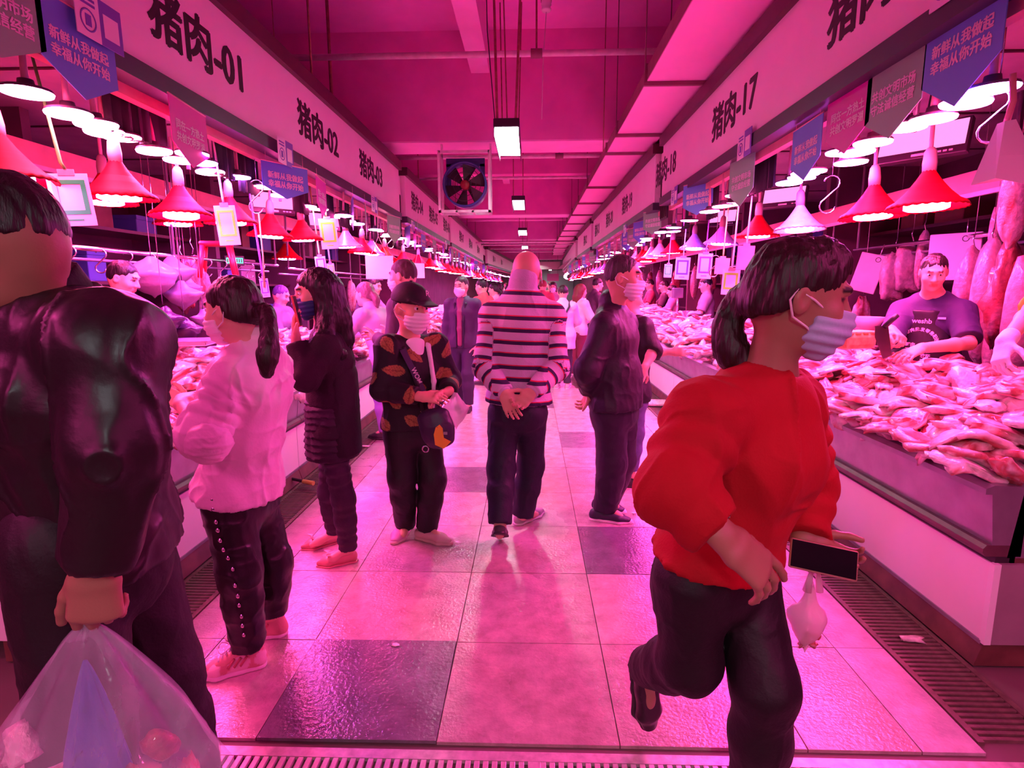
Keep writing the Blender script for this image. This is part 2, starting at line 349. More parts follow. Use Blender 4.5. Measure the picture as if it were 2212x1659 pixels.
q = B(); q.lathe([(.001, .05), (.06, .05), (.07, .03), (.07, -.05)], n=20); o = q.obj('hub', M('fan_hub', (.25, .01, .02), .5), e); o.rotation_euler = (pi/2, 0, 0); o.location = (0, .1, -.02)
q = B()
for rr in (.1, .17, .24, .3): q.lathe([(rr, -.003), (rr+.004, 0), (rr, .003), (rr-.004, 0), (rr, -.003)], n=28)
o = q.obj('guard', m_black, e, kind='stuff'); o.rotation_euler = (pi/2, 0, 0); o.location = (0, .02, -.02)
# signs and panels far down the hall
for k, (x, y, z, w, h, c, lab) in enumerate(((1.2, 40, 3.0, 1.6, .5, (.7, .6, .55), 'pale lit board hanging across the far end of the aisle'), (-.2, 46, 2.6, 1.2, .5, (.3, .3, .55), 'bluish board hanging in the far distance'), (1.9, 50, 2.4, 1.0, .6, (.6, .1, .35), 'magenta board hanging at the far end'), (3.0, 56, 2.9, 2.2, .5, (.75, .75, .75), 'white board near the end wall'))):
    e = empty('far_board', (x, y, z), label=lab, cat='board'); B().box(-w/2, w/2, -.03, .03, -h/2, h/2).obj('panel', M('far_board_%d' % (k+1), c, .5), e); q = B()
    for sx_ in (-.4, .4): q.tube([(w*sx_, 0, h/2), (w*sx_, 0, ZC-z)], .015, 6)
    q.obj('hanger', m_rust, e)
# ------------------------------------------------------------------ white aisle lamps
m_lampw = M('aisle_lamp_light', (1, 1, 1), .5, emit=(.86, .95, 1.0), es=27*LAMP)
m_lampdim = M('aisle_lamp_dim', (.9, .7, .8), .5, emit=(1, .6, .8), es=1.0)  # faint pink glow given to the second, nearly unlit lamp
names = ['nearest lit white aisle lamp hanging beside the fan', 'unlit pinkish aisle lamp, second from the camera', 'lit aisle lamp, third along the row', 'lit aisle lamp just above the bald head', ]
rowY = [7.15, 13.2, 19.6, 26.5]
for k in (-2, *range(12)):  # first pass places an unseen lamp added behind the camera for front fill
    Y = -3.2 if k < 0 else rowY[k] if k < 4 else 26.5+6.5*(k-3)
    if Y > 60: break
    dz = 3.16+(.12 if k else 0)
    lab = 'white aisle lamp behind the photographer' if k == -2 else 'dim white aisle lamp right above the photographer' if k < 0 else names[k] if k < 4 else 'small bright aisle lamp over the far crowd, %s along the row' % ordn(k)
    e = empty('aisle_lamp', (-.26+bend(Y), Y, dz), label=lab, cat='lamp', group='far aisle lamps' if k >= 4 else None)
    hl = .62 if k == 0 else .7
    B().box(-.14, .14, -hl-.03, hl+.03, .01, .1, .01).obj('housing', m_black, e)
    B().box(-.125, .125, -hl, hl, -.006, .009).obj('diffuser', m_lampdim if k == 1 else m_lampw, e)
    for sx in (-1, 1): B().box(sx*.13, sx*.138, -hl, hl, -.075, .012).obj('side_skirt', m_black, e)  # skirts added to hold the white light off the signboards
    for sx in (-1, 1):
        q = B()
        if k == 0: q.tube([(sx*.1, -hl, .1), (sx*.16, -.1, ZC-dz-.02)], .014, 8); q.tube([(sx*.1, hl, .1), (sx*.14, hl+.4, ZC-dz-.02)], .009, 6)
        else: q.tube([(sx*.1, -hl, .1), (sx*.1, -hl, ZC-dz-.02)], .01, 6)
        q.obj('suspension_rod', m_rust, e)
    if k == 0:
        B().tube([(-.13, -.5, .1), (-.2, -.55, 1.)] + [(-.21, -.6, ZC-dz-.02)], .006, 6).obj('power_cable', m_black, e)
        B().tube([(0, -.4, .1), (-.05, -.3, ZC-dz-.02)], .008, 6).obj('power_cable', m_rust, e)
# ------------------------------------------------------------------ signboards
def signs(sd, X, secs, texts, z0, z1):
    sn = 'left' if sd < 0 else 'right'
    for i, (a, b_) in enumerate(secs):
        e = empty('stall_signboard', (X, a, 0), label='long white pork-stall signboard above the %s counters, %s section' % (sn, ('nearest', 'second', 'third', 'fourth')[i]), cat='signboard')
        L = b_-a
        if a > 14: e.location.x += bend(a); e.rotation_euler[2] = -math.atan((bend(b_)-bend(a))/L)
        q = B(); q.box(0, sd*.1, 0, L, z0, z1); q.obj('board', m_sign, e)
        q = B(); q.box(-sd*.05, sd*.16, -.02, L+.02, z1, z1+.13); q.obj('top_frame', m_darkframe, e)
        q = B(); q.box(-sd*.025, sd*.16, -.02, L+.02, z0-.1, z0); q.obj('bottom_frame', m_greyframe, e)
        q = B(); q.box(sd*.1, sd*.16, 0, L, z0-.16, z0-.1); q.obj('light_batten', m_orange, e)
        for Y in np.arange(a+1.5, b_-.5, 3.):
            if Y > 24: break
            q = B(); q.tube([(sd*.05, Y-a, z1+.1), (sd*.05, Y-a, ZC)], .012, 6); q.obj('hanger', m_rust, e)
        for t, Y in texts:
            if a <= Y < b_:
                lettering('lettering', t, .335, m_ink, e, (-sd*.0015, Y-a, (z0+z1)/2-.01), sd, fat=.013)
                # dark clips under the frame carry the stall number tags
    return
signs(-1, SL, [(-1.5, 9.5), (9.95, 15.1), (15.5, 26), (28.2, 50)], [('猪肉-01', yat(438, SL, 85)), ('猪肉-02', yat(690, SL, 275)), ('猪肉-03', yat(803, SL, 372)), ('猪肉-04', yat(902, SL, 452)), ('猪肉-05', yat(937, SL, 482)), ('猪肉-06', yat(965, SL, 505)), ('猪肉-07', 17.9), ('猪肉-08', 20.6), ('猪肉-09', 23.6), ('猪肉-10', 31), ('猪肉-11', 35)], 2.67, 3.33)
signs(1, SR, [(-1.5, 8.05), (8.5, 16.6), (17.2, 22), (23, 40)], [('猪肉-16', yat(1905, SR, 25)), ('猪肉-17', yat(1580, SR, 265)), ('猪肉-18', yat(1437, SR, 378)), ('猪肉-19', yat(1354, SR, 447)), ('猪肉-20', yat(1316, SR, 482)), ('猪肉-21', yat(1290, SR, 500)), ('猪肉-22', 19)], 2.65, 3.31)
# lattice piers between sign sections, down to the floor behind the counters
for sd, X, ys_ in ((-1, SL, (9.72, 15.3, 27.1)), (1, SR, (8.27, 16.9, 22.5))):
    for k, Y in enumerate(ys_):
        w = .19 if k < 2 else .9
        w = w if sd < 0 and k == 2 else .2
        e = empty('pier', (X+sd*.1, Y, 0), label='pier with a dark slotted screen between %s signboards, %s from the camera' % ('left' if sd < 0 else 'right', ('first', 'second', 'third')[k]), cat='pier')
        B().box(0, sd*.06, -w, w, 2.3, 3.5).obj('shaft', m_wall, e)
        B().box(-sd*.03, 0, -w, w, 3.02, 3.3).obj('cap_board', m_sign, e)
        q = B(); q.box(-sd*.02, 0, -w, w, 2.4, 3.02); q.obj('screen_back', m_black, e)
        nb = 4 if w < .3 else 8
        for j in range(nb):
            yy = -w+(j+.5)*2*w/nb; B().box(-sd*.035, -sd*.02, yy-.008, yy+.008, 2.42, 3.0).obj('slat', m_darkframe, e)
# ------------------------------------------------------------------ stall lamps (they light the market)
def led(name, c, s): return M(name, (.9, .8, .9), .5, emit=c, es=s*LAMP)
led_p = led('led_pink_light', (1, .065, .39), 60); led_r = led('led_rose_light', (1, .1, .3), 60); led_v = led('led_violet_light', (.62, .1, 1), 50); led_w = led('led_warm_white_light', (1, .4, .45), 40)
m_house = M('lamp_housing', (.1, .06, .09), .5); m_cordp = M('lamp_cord', (.7, .35, .42), .5); m_sock = M('lamp_socket', (.42, .25, .26), .5, spec=.2)
def led_proto(em):
    e = empty('led_lamp')
    B().lathe([(.001, .05), (.03, .05), (.034, .022), (.095, .012), (.1, 0), (.096, -.003)], n=20).obj('housing', m_house, e)
    q = B(); q.lathe([(.099, -.001), (.096, -.01), (.06, -.016), (.001, -.018)], n=20); q.obj('diffuser', em, e)
    B().tube([(0, 0, .05), (0, 0, .1), (.005, 0, .5)], [.016, .014, .005], 8).obj('cord', m_cordp, e)
    return e
protos = {k: led_proto(v) for k, v in (('p', led_p), ('r', led_r), ('v', led_v), ('w', led_w))}
used = set()
def put(pool, key, loc, rot, label, group=None, **k):
    p = pool[key]
    if (id(pool), key) in used:
        o = dup(p, loc, rot)
        if 'group' in o: del o['group']
    else: used.add((id(pool), key)); o = p; o.location = Vector([float(t) for t in loc]); o.rotation_euler = rot or (0, 0, 0)
    o['label'] = label
    if group: o['group'] = group
    for a, b_ in k.items(): o[a] = b_
    return o
ORD = ['first', 'second', 'third', 'fourth', 'fifth', 'sixth', 'seventh', 'eighth', 'ninth', 'tenth', 'eleventh', 'twelfth', 'thirteenth', 'fourteenth', 'fifteenth', 'sixteenth', 'seventeenth', 'eighteenth', 'nineteenth', 'twentieth']
for sd in (-1, 1):
    sn = 'left' if sd < 0 else 'right'; X = -2.22 if sd < 0 else 1.92
    LY = lambda px: yat(px, X, 175+.46*(px-55) if sd < 0 else 205+.43*(2140-px)); first = [55, 145, 205, 278, 314, 360, 395, 432, 462, 495, 535, 575, 600, 640, 680] if sd < 0 else [2140, 2085, 2015, 1955, 1885, 1850, 1820, 1790, 1752, 1715, 1690, 1665, 1605, 1575, 1560, 1545, 1500, 1455]
    Ys = [LY(px) for px in first]
    Y = Ys[-1]+.35
    while Y < 52: Ys.append(Y); Y += .4 if Y < 11 else .65 if Y < 24 else .9
    for k, Y in enumerate(Ys):
        near = k < len(first)
        x = X+sd*(0 if k < 3 or Y > 19 else R_.choice((-.06, 0, .08, .14)))+bend(Y)
        z = (2.33 if sd < 0 else 2.27)+R_.uniform(-.025, .02)+(.05*(2.7-Y) if Y < 2.7 else 0)
        key = 'r' if (sd < 0 and Y < 3.4) or R_.random() < .15 else 'v' if R_.random() < (.32 if 3.8 < Y < 8.5 else .08) else 'w' if 9 < Y < 12 and sd < 0 and R_.random() < .4 else 'p'
        lab = '%s glowing round LED lamp, counted from the camera, under the %s signboards' % (ordn(k), sn)
        put(protos, key, (x, Y, z), (R_.uniform(-.05, .05), R_.uniform(-.05, .05), 0) if Y < 19 else (0, 0, 0), lab, 'LED lamps under the %s signs' % sn, category='lamp')
# unseen rows added behind the photographer to light the fronts
for sd in (-1, 1):
    for k in range(8): put(protos, 'p', ((-2.22 if sd < 0 else 1.92), -4.6+.8*k, 2.3), None, 'round LED lamp behind the photographer, %s row, %s of eight' % ('left' if sd < 0 else 'right', ordn(k)), 'LED lamps behind the photographer, %s' % ('left' if sd < 0 else 'right'), category='lamp')
for sd in (-1, 1):
    X = -2.22 if sd < 0 else 1.92; q = B(); q.tube([(X+bend(Y), Y, 2.795 if sd < 0 else 2.745) for Y in np.arange(-5, 53, .5)], .02, 6); q.obj('lamp_rail', m_darkframe, label='thin dark rail carrying the round lamps on the %s side' % ('left' if sd < 0 else 'right'), cat='rail')
    X = -2.36 if sd < 0 else 2.24; q = B(); q.tube([(X+bend(Y), Y, 2.765) for Y in np.arange(11, 42, 1.)], .03, 6); q.obj('lamp_rail', m_darkframe, label='dark rail carrying the far pendant lamps on the %s side' % ('left' if sd < 0 else 'right'), cat='rail')
# pendant shades
def pend_proto(shade, em, w=.19, h=.2):
    e = empty('pendant_lamp')
    wv = lambda i, k: (.003*(1 if k % 2 else -1) if i in (5, 6) else 0)
    B().lathe([(.03, h+.02), (.034, h), (.06, h*.78), (.1, h*.5), (.155, h*.22), (w, .022), (w+.012, 0), (w+.002, .004), (w-.012, .026), (.15, h*.2), (.03, h-.01)], n=56, wav=wv).obj('shade', shade, e)
    B().tube([(0, 0, h+.0), (0, 0, h+.05), (0, 0, h+.11), (0, 0, h+.13)], [.034, .036, .03, .018], 12).obj('socket', m_sock, e)
    B().tube([(0, 0, h+.12), (.0, 0, h+.78)], .011, 8).obj('cord', m_cordp, e)
    q = B(); q.lathe([(.11, .03), (.11, .0), (.095, -.007), (.001, -.009)], n=24); q.obj('led_plate', em, e)
    return e
m_shr = M('red_lamp_shade', (.36, .0, .008), .6, spec=.08); m_shw = M('clear_lamp_shade', (.6, .45, .5), .25, coat=.4, var=.15, vs_=30); m_shv = M('lilac_lamp_shade', (.4, .28, .8), .25, coat=.4, var=.15, vs_=30)  # last shade is a whitish one with violet light put into its colour
pp = {'r': pend_proto(m_shr, led_p), 'm': pend_proto(m_shr, led_v), 'w': pend_proto(m_shw, led_p), 'v': pend_proto(m_shv, led_v)}
plist = [(-1, -2.36, [(30, 'r'), (262, 'r'), (398, 'm'), (505, 'm'), (583, 'r'), (645, 'm'), (738, 'w'), (772, 'r'), (801, 'v'), (830, 'r'), (868, 'r'), (897, 'm'), (925, 'r'), (945, 'w'), (962, 'r')]),
         (1, 2.24, [(2003, 'r'), (1890, 'r'), (1728, 'w'), (1649, 'r'), (1556, 'v'), (1497, 'v'), (1455, 'r'), (1432, 'w'), (1412, 'w'), (1395, 'r'), (1374, 'w'), (1350, 'r'), (1330, 'w')])]
kn = {'r': 'red', 'm': 'magenta-lit red', 'w': 'whitish clear', 'v': 'lilac'}
for sd, X, L in plist:
    sn = 'left' if sd < 0 else 'right'
    for k, (px, key) in enumerate(L):
        Y = yat(px, X, 440); z = (1.96 if sd < 0 else 1.84)+R_.uniform(-.03, .03)
        if sd > 0: z = 1.83+.02*min(Y, 9)
        put(pp, key, (X+R_.uniform(-.04, .04), Y, z), (R_.uniform(-.05, .05), R_.uniform(-.06, .06), R_.random()), '%s cone-shaped pendant lamp, %s from the camera over the %s counter' % (kn[key], ORD[k], sn), 'pendant lamps over the %s counters' % sn, category='lamp')
for k, (px, Xb, py) in enumerate(((230, -3.1, 440), (385, -3.2, 486), (620, -3.3, 560))):
    Y = yat(px, Xb); put(pp, 'm' if k else 'r', at(px, py, Y), (0, 0, 0), 'small red pendant lamp deeper inside the left stalls, %s from the camera' % ORD[k], 'pendant lamps deeper in the left stalls', category='lamp')
for sd in (-1, 1):
    for k in range(24):
        Y = (14.5 if sd < 0 else 11.5)+k*1.05; put(pp, R_.choice('rrmwv'), ((-2.36 if sd < 0 else 2.24)+bend(Y), Y, 1.95+R_.uniform(-.05, .05)), (0, 0, 0), 'tiny pendant lamp far down the %s row, %s beyond the near ones' % ('left' if sd < 0 else 'right', ordn(k)), 'far pendant lamps on the %s' % ('left' if sd < 0 else 'right'), category='lamp')
# ------------------------------------------------------------------ pennon banners under the signs
m_bb = M('blue_banner', (.13, .25, .72), .55); m_bm = M('magenta_banner', (.62, .0, .42), .55); m_bg = M('green_banner', (.25, .5, .3), .55)
m_print = M('pale_print', (.78, .6, .72), .5)
TXT = {'b': '新鲜从我做起\n幸福从你开始', 'm': '同在一方热土\n共创文明罗湖', 'g': '共创文明市场\n守法诚信经营'}
BM = {'b': m_bb, 'm': m_bm, 'g': m_bg}; BN = {'b': 'blue', 'm': 'magenta', 'g': 'grey-green'}
def banner(sd, px, key, top, tip, rz=0., k=0, w=.46, X=None, z0=None, Y=None):
    X = X if X is not None else (-2.06 if sd < 0 else 1.8)
    Y = Y or yat(px, X, 130+abs(px-(170 if sd < 0 else 2075))*.4)
    e = empty('pennon_banner', (X, Y, top), rz, label='%s pennon banner with two lines of pale characters, %s on the %s side' % (BN[key], ordn(k), 'left' if sd < 0 else 'right'), cat='banner')
    h = top-tip
    q = B(); q.prism([(-w/2, 0), (w/2, 0), (w/2, -h*.7), (0, -h), (-w/2, -h*.7)], -.002, .002, 0); q.obj('panel', BM[key], e)
    lettering('lettering', TXT[key], w*.128, m_print, e, (-sd*.0035, 0, -h*.5), sd, fat=.0022, spacing=1.15, ext=.0003)
    q = B(); q.tube([(0, -w/2, 0), (0, w/2, 0)], .006, 6); q.obj('top_rod', m_cordp, e)
    if top < 2.55: B().tube([(0, -w*.4, 0), (0, -w*.4, 2.6-top)], .002, 4).obj('string', m_cordp, e); B().tube([(0, w*.4, 0), (0, w*.4, 2.6-top)], .002, 4).obj('string', m_cordp, e)
Lb = [(12, 'g', 2.72, 2.36, 0), (176, 'b', 2.72, 2.335, 0), (405, 'm', 2.56, 2.2, .1), (612, 'b', 2.5, 2.22, -.5), (690, 'm', 2.53, 2.17, .15), (757, 'b', 2.5, 2.14, .35), (786, 'g', 2.5, 2.1, .25), (848, 'g', 2.55, 2.15, -.2), (877, 'b', 2.5, 2.15, .4), (893, 'm', 2.5, 2.15, .3), (912, 'b', 2.5, 2.15, 0), (936, 'g', 2.5, 2.15, 0), (955, 'b', 2.5, 2.15, .2), (975, 'g', 2.5, 2.1, 0), (990, 'b', 2.5, 2.1, 0)]
for k, (px, key, a, z, r) in enumerate(Lb): banner(-1, px, key, a, z, r, k)
Rb = [(2072, 'b', 2.68, 2.22, 0), (1930, 'g', 2.6, 2.2, 0), (1832, 'm', 2.6, 2.22, 0), (1745, 'b', 2.52, 2.16, -.05), (1605, 'g', 2.56, 2.15, .1), (1510, 'b', 2.58, 2.24, .45), (1482, 'm', 2.6, 2.18, -.3), (1413, 'g', 2.58, 2.24, .45), (1385, 'b', 2.55, 2.2, .3), (1371, 'g', 2.5, 2.15, .3), (1358, 'b', 2.5, 2.15, .3), (1346, 'g', 2.5, 2.15, 0), (1331, 'm', 2.5, 2.15, 0), (1318, 'b', 2.5, 2.1, 0), (1308, 'g', 2.5, 2.1, 0)]
for k, (px, key, a, z, r) in enumerate(Rb): banner(1, px, key, a, z, r, k)
for sd in (-1, 1):
    for k in range(12):
        Y = (15 if sd < 0 else 16)+k*1.15; X = (-2.06 if sd < 0 else 1.8)+bend(Y); banner(sd, 1146+1241*X/Y, 'bgm'[k % 3], 2.5, 2.12, R_.uniform(-.3, .4), len(Lb)+k, X=X, Y=Y)
# payment cards: coloured frames, the codes themselves left out
m_pw = M('card_white', (.85, .78, .85), .4); m_pp = M('card_purple', (.16, .09, .5), .45); m_gn = M('card_green', (.02, .6, .16), .45); m_yg = M('card_lime', (.2, .95, .05), .45)
def twin_card(sd, px, zc, k, w=.3, h=.2):
    X = -2.045 if sd < 0 else 1.735; Y = yat(px, X, 623-(zc-1.464)/abs(X)*abs(px-1146))
    e = empty('notice_card', (X-sd*.02, Y, zc), label='white and purple twin notice card stuck under the %s signboard, %s from the camera' % ('left' if sd < 0 else 'right', ORD[k]), cat='notice')
    B().box(-.002, .002, -w/2, 0, -h/2, h/2).obj('white_half', m_pw if sd < 0 else m_pp, e); B().box(-.002, .002, 0, w/2, -h/2, h/2).obj('purple_half', m_pp if sd < 0 else m_pw, e)
    s = -sd; yw = -w/4 if sd < 0 else w/4
    q = B(); q.lathe([(.042, 0), (.05, 0), (.05, .001), (.042, .001), (.042, 0)], n=24); o = q.obj('ring_mark', m_pp, e); o.rotation_euler = (0, s*pi/2, 0); o.location = (s*.0025, yw, -.025)
    q = B(); q.box(s*.002, s*.0035, yw-.018, yw+.018, -.05, 0.0); q.obj('phone_mark', m_pp, e)
    q = B(); q.box(s*.002, s*.003, -yw-.05, -yw+.05, -.06, .045); q.obj('blank_square', m_pw, e)
    for j in range(2): q = B(); q.box(s*.002, s*.003, yw-.05, yw+.05, .04+.022*j, .052+.022*j); q.obj('print_line', m_pp, e)
for k, (px, z) in enumerate(((206, 2.71), (612, 2.58), (806, 2.55), (890, 2.52), (962, 2.5))): twin_card(-1, px, z, k)
for k, (px, z) in enumerate(((2078, 2.72), (1613, 2.6), (1460, 2.55), (1352, 2.5))): twin_card(1, px, z, k)
# cards hanging on ribbons and hooks
def hang_card(px, py, X, w, h, col, fr, ztop, label, rib, tilt=0., rz=None):
    if X < 0: w *= -2.24/X; h *= -2.24/X; X = -2.24
    ztop = 2.79
    Y = yat(px, X, py); P = at(px, py, Y); sd = -1 if X < 0 else 1
    e = empty('payment_card', P, (.5 if sd < 0 else -.5)+pi/2*0 if rz is None else rz, label=label, cat='card')
    # card faces the camera side (-y)
    B().box(-w/2, w/2, -.002, .002, -h/2, h/2).obj('backing', col, e)
    if fr:
        q = B(); t = w*.12; a = w*.4; z0 = -h*.28; z1 = h*.38
        q.box(-a, a, -.0035, -.002, z0, z0+t); q.box(-a, a, -.0035, -.002, z1-t, z1); q.box(-a, -a+t, -.0035, -.002, z0+t, z1-t); q.box(a-t, a, -.0035, -.002, z0+t, z1-t); q.obj('printed_frame', fr, e)
        B().box(-w*.2, w*.2, -.003, -.002, -h*.4, -h*.37).obj('print_line', fr, e)
    q = B(); q.box(-.03*w/.15, .03*w/.15, -.004, .004, h/2-.01, h/2+.02); q.obj('clip', m_orange, e)
    q = B(); q.tube([(0, 0, h/2+.02), (tilt*.3, 0, h/2+.05), (tilt, 0, ztop-P[2])], [.008, .009, .006], 6); q.obj('ribbon', rib, e)
    e.rotation_euler[1] = -.08 if sd < 0 else .05
    return e
m_ribg = M('green_ribbon', (.12, .4, .08), .5); m_ribw = M('white_ribbon', (.8, .7, .75), .5); m_riby = M('yellow_strap', (.7, .6, .2), .5); m_ribp = M('purple_ribbon', (.25, .1, .5), .5)
hang_card(155, 432, -2.0, .15, .22, m_pw, m_gn, 2.35, 'white card with green frame hanging on a green ribbon by the red shade', m_ribg, -.04)
hang_card(491, 487, -2.05, .13, .26, m_pw, m_yg, 2.4, 'tall lime and white card hanging between the left pendant lamps', m_ribw)
hang_card(710, 505, -2.05, .17, .3, m_pw, m_yg, 2.4, 'lime bordered card hanging beside the second white ribbon, left side', m_ribg)
hang_card(693, 572, -2.05, .1, .16, m_pw, m_pp, 2.3, 'small white tag above the woman with long black hair', m_riby)
hang_card(716, 590, -1.98, .07, .19, m_pw, m_yg, 1.75, 'narrow lime tag hanging on a ring by the long-haired head', m_ribw)
hang_card(572, 622, -2.0, .06, .14, m_pw, m_pp, 2.3, 'small tag on a long purple strap above the ponytail', m_ribp)
hang_card(1443, 585, 2.1, .12, .2, m_pw, m_gn, 2.3, 'small white card with green frame beyond the masked man in navy', m_ribw)
hang_card(1474, 580, 2.1, .2, .3, m_pw, m_pp, 2.3, 'white twin card with violet print hanging under the lilac lamps', m_ribw)
hang_card(1522, 575, 2.1, .17, .3, m_pw, m_pp, 2.3, 'violet-lit card hanging beside the double-ended hook', m_ribp)
hang_card(1560, 575, 2.05, .15, .17, m_orange, None, 2.45, 'plain pinkish card hung on a yellow strap, right side', m_riby)
hang_card(1578, 610, 1.95, .16, .24, m_pw, m_yg, 1.85, 'lime framed card in a plastic sleeve above the red sweater woman', m_ribw)
hang_card(1610, 557, 2.0, .15, .22, m_orange, None, 2.1, 'pink plastic box hanging just left of the ponytail', m_ribw)
# white boards hung by the left pendants
for px, py, w, h, lab in ((820, 578, .36, .3, 'square white board hanging by strings above the capped woman'), (905, 585, .2, .26, 'small pinkish white board further along the left stalls')):
    Y = yat(px, -2.0); e = empty('hanging_board', at(px, py, Y), .1, label=lab, cat='board')
    B().box(-w/2, w/2, -.01, .01, -h/2, h/2, .004).obj('panel', m_white, e)
    B().tube([(-w*.3, 0, h/2), (0, 0, h/2+.25), (0, 0, .9)], .004, 5).obj('string', m_ribw, e); B().tube([(w*.3, 0, h/2), (0, 0, h/2+.25)], .004, 5).obj('string', m_ribw, e)
# hooks
def hook(px, py, X, h, label, strap=None):
    if -2.24 < X < 0: h *= -2.24/X; X = -2.24
    Y = yat(px, X, py); e = empty('meat_hook', at(px, py, Y), .3 if X < 0 else -.3, label=label, cat='hook')
    r = h*.2; pts = [(r*math.cos(a)-0, 0, h*.5-r+r*math.sin(a)) for a in np.linspace(pi*.9, -pi*.35, 9)]+[(-r*.3+r*math.cos(a), 0, -h*.5+r+r*math.sin(a)) for a in np.linspace(pi*.65, pi*1.95, 9)]
    B().tube(pts, .0055, 7).obj('s_bend', m_steel2, e); zt = e.location.z; B().tube([(0, 0, h*.5), (0, 0, (2.79 if X > -3 else 1.76)-zt)], .003, 5).obj('wire', m_steel2, e)
    if strap: B().tube([(0, 0, -h*.5), (.01, 0, -h*.5-.35), (.0, 0, -h*.5-.6)], .007, 6).obj('strap', strap, e)
    return e
hook(556, 425, -2.0, .24, 'large steel hook shaped like an S with a yellow strap, left side', m_riby)
hook(1545, 575, 2.1, .24, 'steel hook hanging between cards on the right side')
hook(1795, 420, 2.15, .26, 'bent wire hook glinting beside the two red lamps')
hook(2150, 250, 2.0, .22, 'twisted hook at the end of the right signboard')
for k, px in enumerate((845, 880, 1010)):
    hook(px, 520, -2.0, .22, 'small steel hook in the left rows, %s past the lime card' % ORD[k])
# plastic wrapped thing on the hook at the top right
e = empty('wrapped_bundle', at(2165, 335, 2.45), .3, label='translucent plastic wrapped bundle hanging from the twisted hook', cat='bundle')
B().add([(-.09, -.05, -.1), (.09, -.06, -.12), (.11, .06, -.08), (-.08, .05, -.11), (-.03, -.015, .12), (.02, -.02, .13), (.02, .02, .13), (-.02, .02, .12), (-.1, -.06, -.02), (.06, -.07, -.01)], [(0, 3, 2, 1), (0, 1, 9, 8), (8, 9, 5, 4), (1, 2, 6, 5, 9), (2, 3, 7, 6), (3, 0, 8, 4, 7), (4, 5, 6, 7)]).obj('wrapping', M('cloudy_plastic', (.9, .8, .82), .35), e)
B().tube([(0, 0, .12), (.02, 0, .2), (0, 0, .3)], .012, 7).obj('knot', m_orange, e)
# monitors over the stalls
m_screen = M('monitor_screen', (.1, .02, .06), .3, emit=(.9, .18, .45), es=.75); m_bez = M('monitor_bezel', (.04, .02, .04), .4)
def monitor(px, py, X, w, h, rz, label, dark=False):
    Y = yat(px, X, py); e = empty('hanging_monitor', at(px, py, Y), rz, label=label, cat='monitor')
    B().box(-w/2, w/2, 0, .05, -h/2, h/2, .006).obj('case', m_bez, e)
    B().box(-w/2+.015, w/2-.015, -.003, .004, -h/2+.05, h/2-.015).obj('screen', m_screen, e)
    B().box(-.04, .04, -.005, .001, -h/2+.015, -h/2+.03).obj('badge', m_white, e)
    for j in range(3): B().box(w*.2+.03*j, w*.2+.02+.03*j, -.005, .001, -h/2+.018, -h/2+.028).obj('button', m_white, e)
    B().tube([(0, .03, h/2), (0, .03, h/2+.35)], .015, 8).obj('bracket', m_black, e)
    e.rotation_euler[0] = -.25
monitor(1693, 425, 2.5, .42, .2, -.75, 'pink-lit monitor hanging above the clear pendant lamp')
monitor(1990, 305, 2.45, .5, .22, -.9, 'large pink-lit monitor hung under the right signboard end')
monitor(1560, 470, 2.6, .4, .22, -.7, 'smaller monitor hung between right side lamp rows')
monitor(590, 437, -2.55, .42, .22, .75, 'monitor hanging behind the S hook in the left stalls')
monitor(700, 478, -2.55, .4, .22, .75, 'second monitor further along the left stalls')
# black rolled covers hanging behind the left and right banners
for sd, X, L in ((-1, -2.3, [(270, .32), (330, .3), (480, .34), (530, .4), (640, .42), (700, .42), (735, .42), (800, .45), (845, .45)]), (1, 2.0, [(1660, .35), (1630, .35), (1545, .42), (1490, .42), (1440, .45), (1400, .45), (1365, .45)])):
    for k, (px, h) in enumerate(L):
        Y = yat(px, X, 300); q = B(); w = .3
        ys_ = np.linspace(-w/2, w/2, 13)
        v = [(.025*math.sin(j*1.9+k), y, z) for z in (0, -h-.14) for j, y in enumerate(ys_)]
        q.add(v, [(j, j+1, 14+j, 13+j) for j in range(12)], True); o = q.obj('hanging_curtain', m_cloth_black, label='black folded curtain strip behind the %s banners, %s from the camera' % ('left' if sd < 0 else 'right', ORD[k]), cat='curtain')
        o.location = (X, Y, 2.78)
        md = o.modifiers.new('thick', 'SOLIDIFY'); md.thickness = .006
    for k in range(12):
        Y = 3.4+k*.75; q = B(); q.tube([(0, 0, 0), (0, 0, .49)], .014, 8); o = q.obj('support_tube', m_steel, label='short grey tube hanging behind the %s lamp row, %s from the camera' % ('left' if sd < 0 else 'right', ordn(k)), cat='tube', group='grey tubes behind the %s lamps' % ('left' if sd < 0 else 'right')); o.location = (X+sd*.1, Y, 2.3)
# ------------------------------------------------------------------ numpy noise
_lat = np.random.RandomState(3).rand(64, 64, 64).astype(np.float32)*2-1
def vnoise(P, sc=1., seed=0):
    """smooth value noise in -1..1 at points P (n,3)"""
    p = np.asarray(P, np.float32)*np.asarray(sc, np.float32)+np.float32(seed*7.31+100.)
    i = np.floor(p).astype(np.int32); f = (p-i).astype(np.float32); f = f*f*(3-2*f); i &= 63; j = (i+1) & 63
    x0, y0, z0 = i[:, 0], i[:, 1], i[:, 2]; x1, y1, z1 = j[:, 0], j[:, 1], j[:, 2]; fx, fy, fz = f[:, 0], f[:, 1], f[:, 2]
    a = _lat[x0, y0, z0]*(1-fx)+_lat[x1, y0, z0]*fx; b = _lat[x0, y1, z0]*(1-fx)+_lat[x1, y1, z0]*fx
    c = _lat[x0, y0, z1]*(1-fx)+_lat[x1, y0, z1]*fx; d = _lat[x0, y1, z1]*(1-fx)+_lat[x1, y1, z1]*fx
    return (a*(1-fy)+b*fy)*(1-fz)+(c*(1-fy)+d*fy)*fz
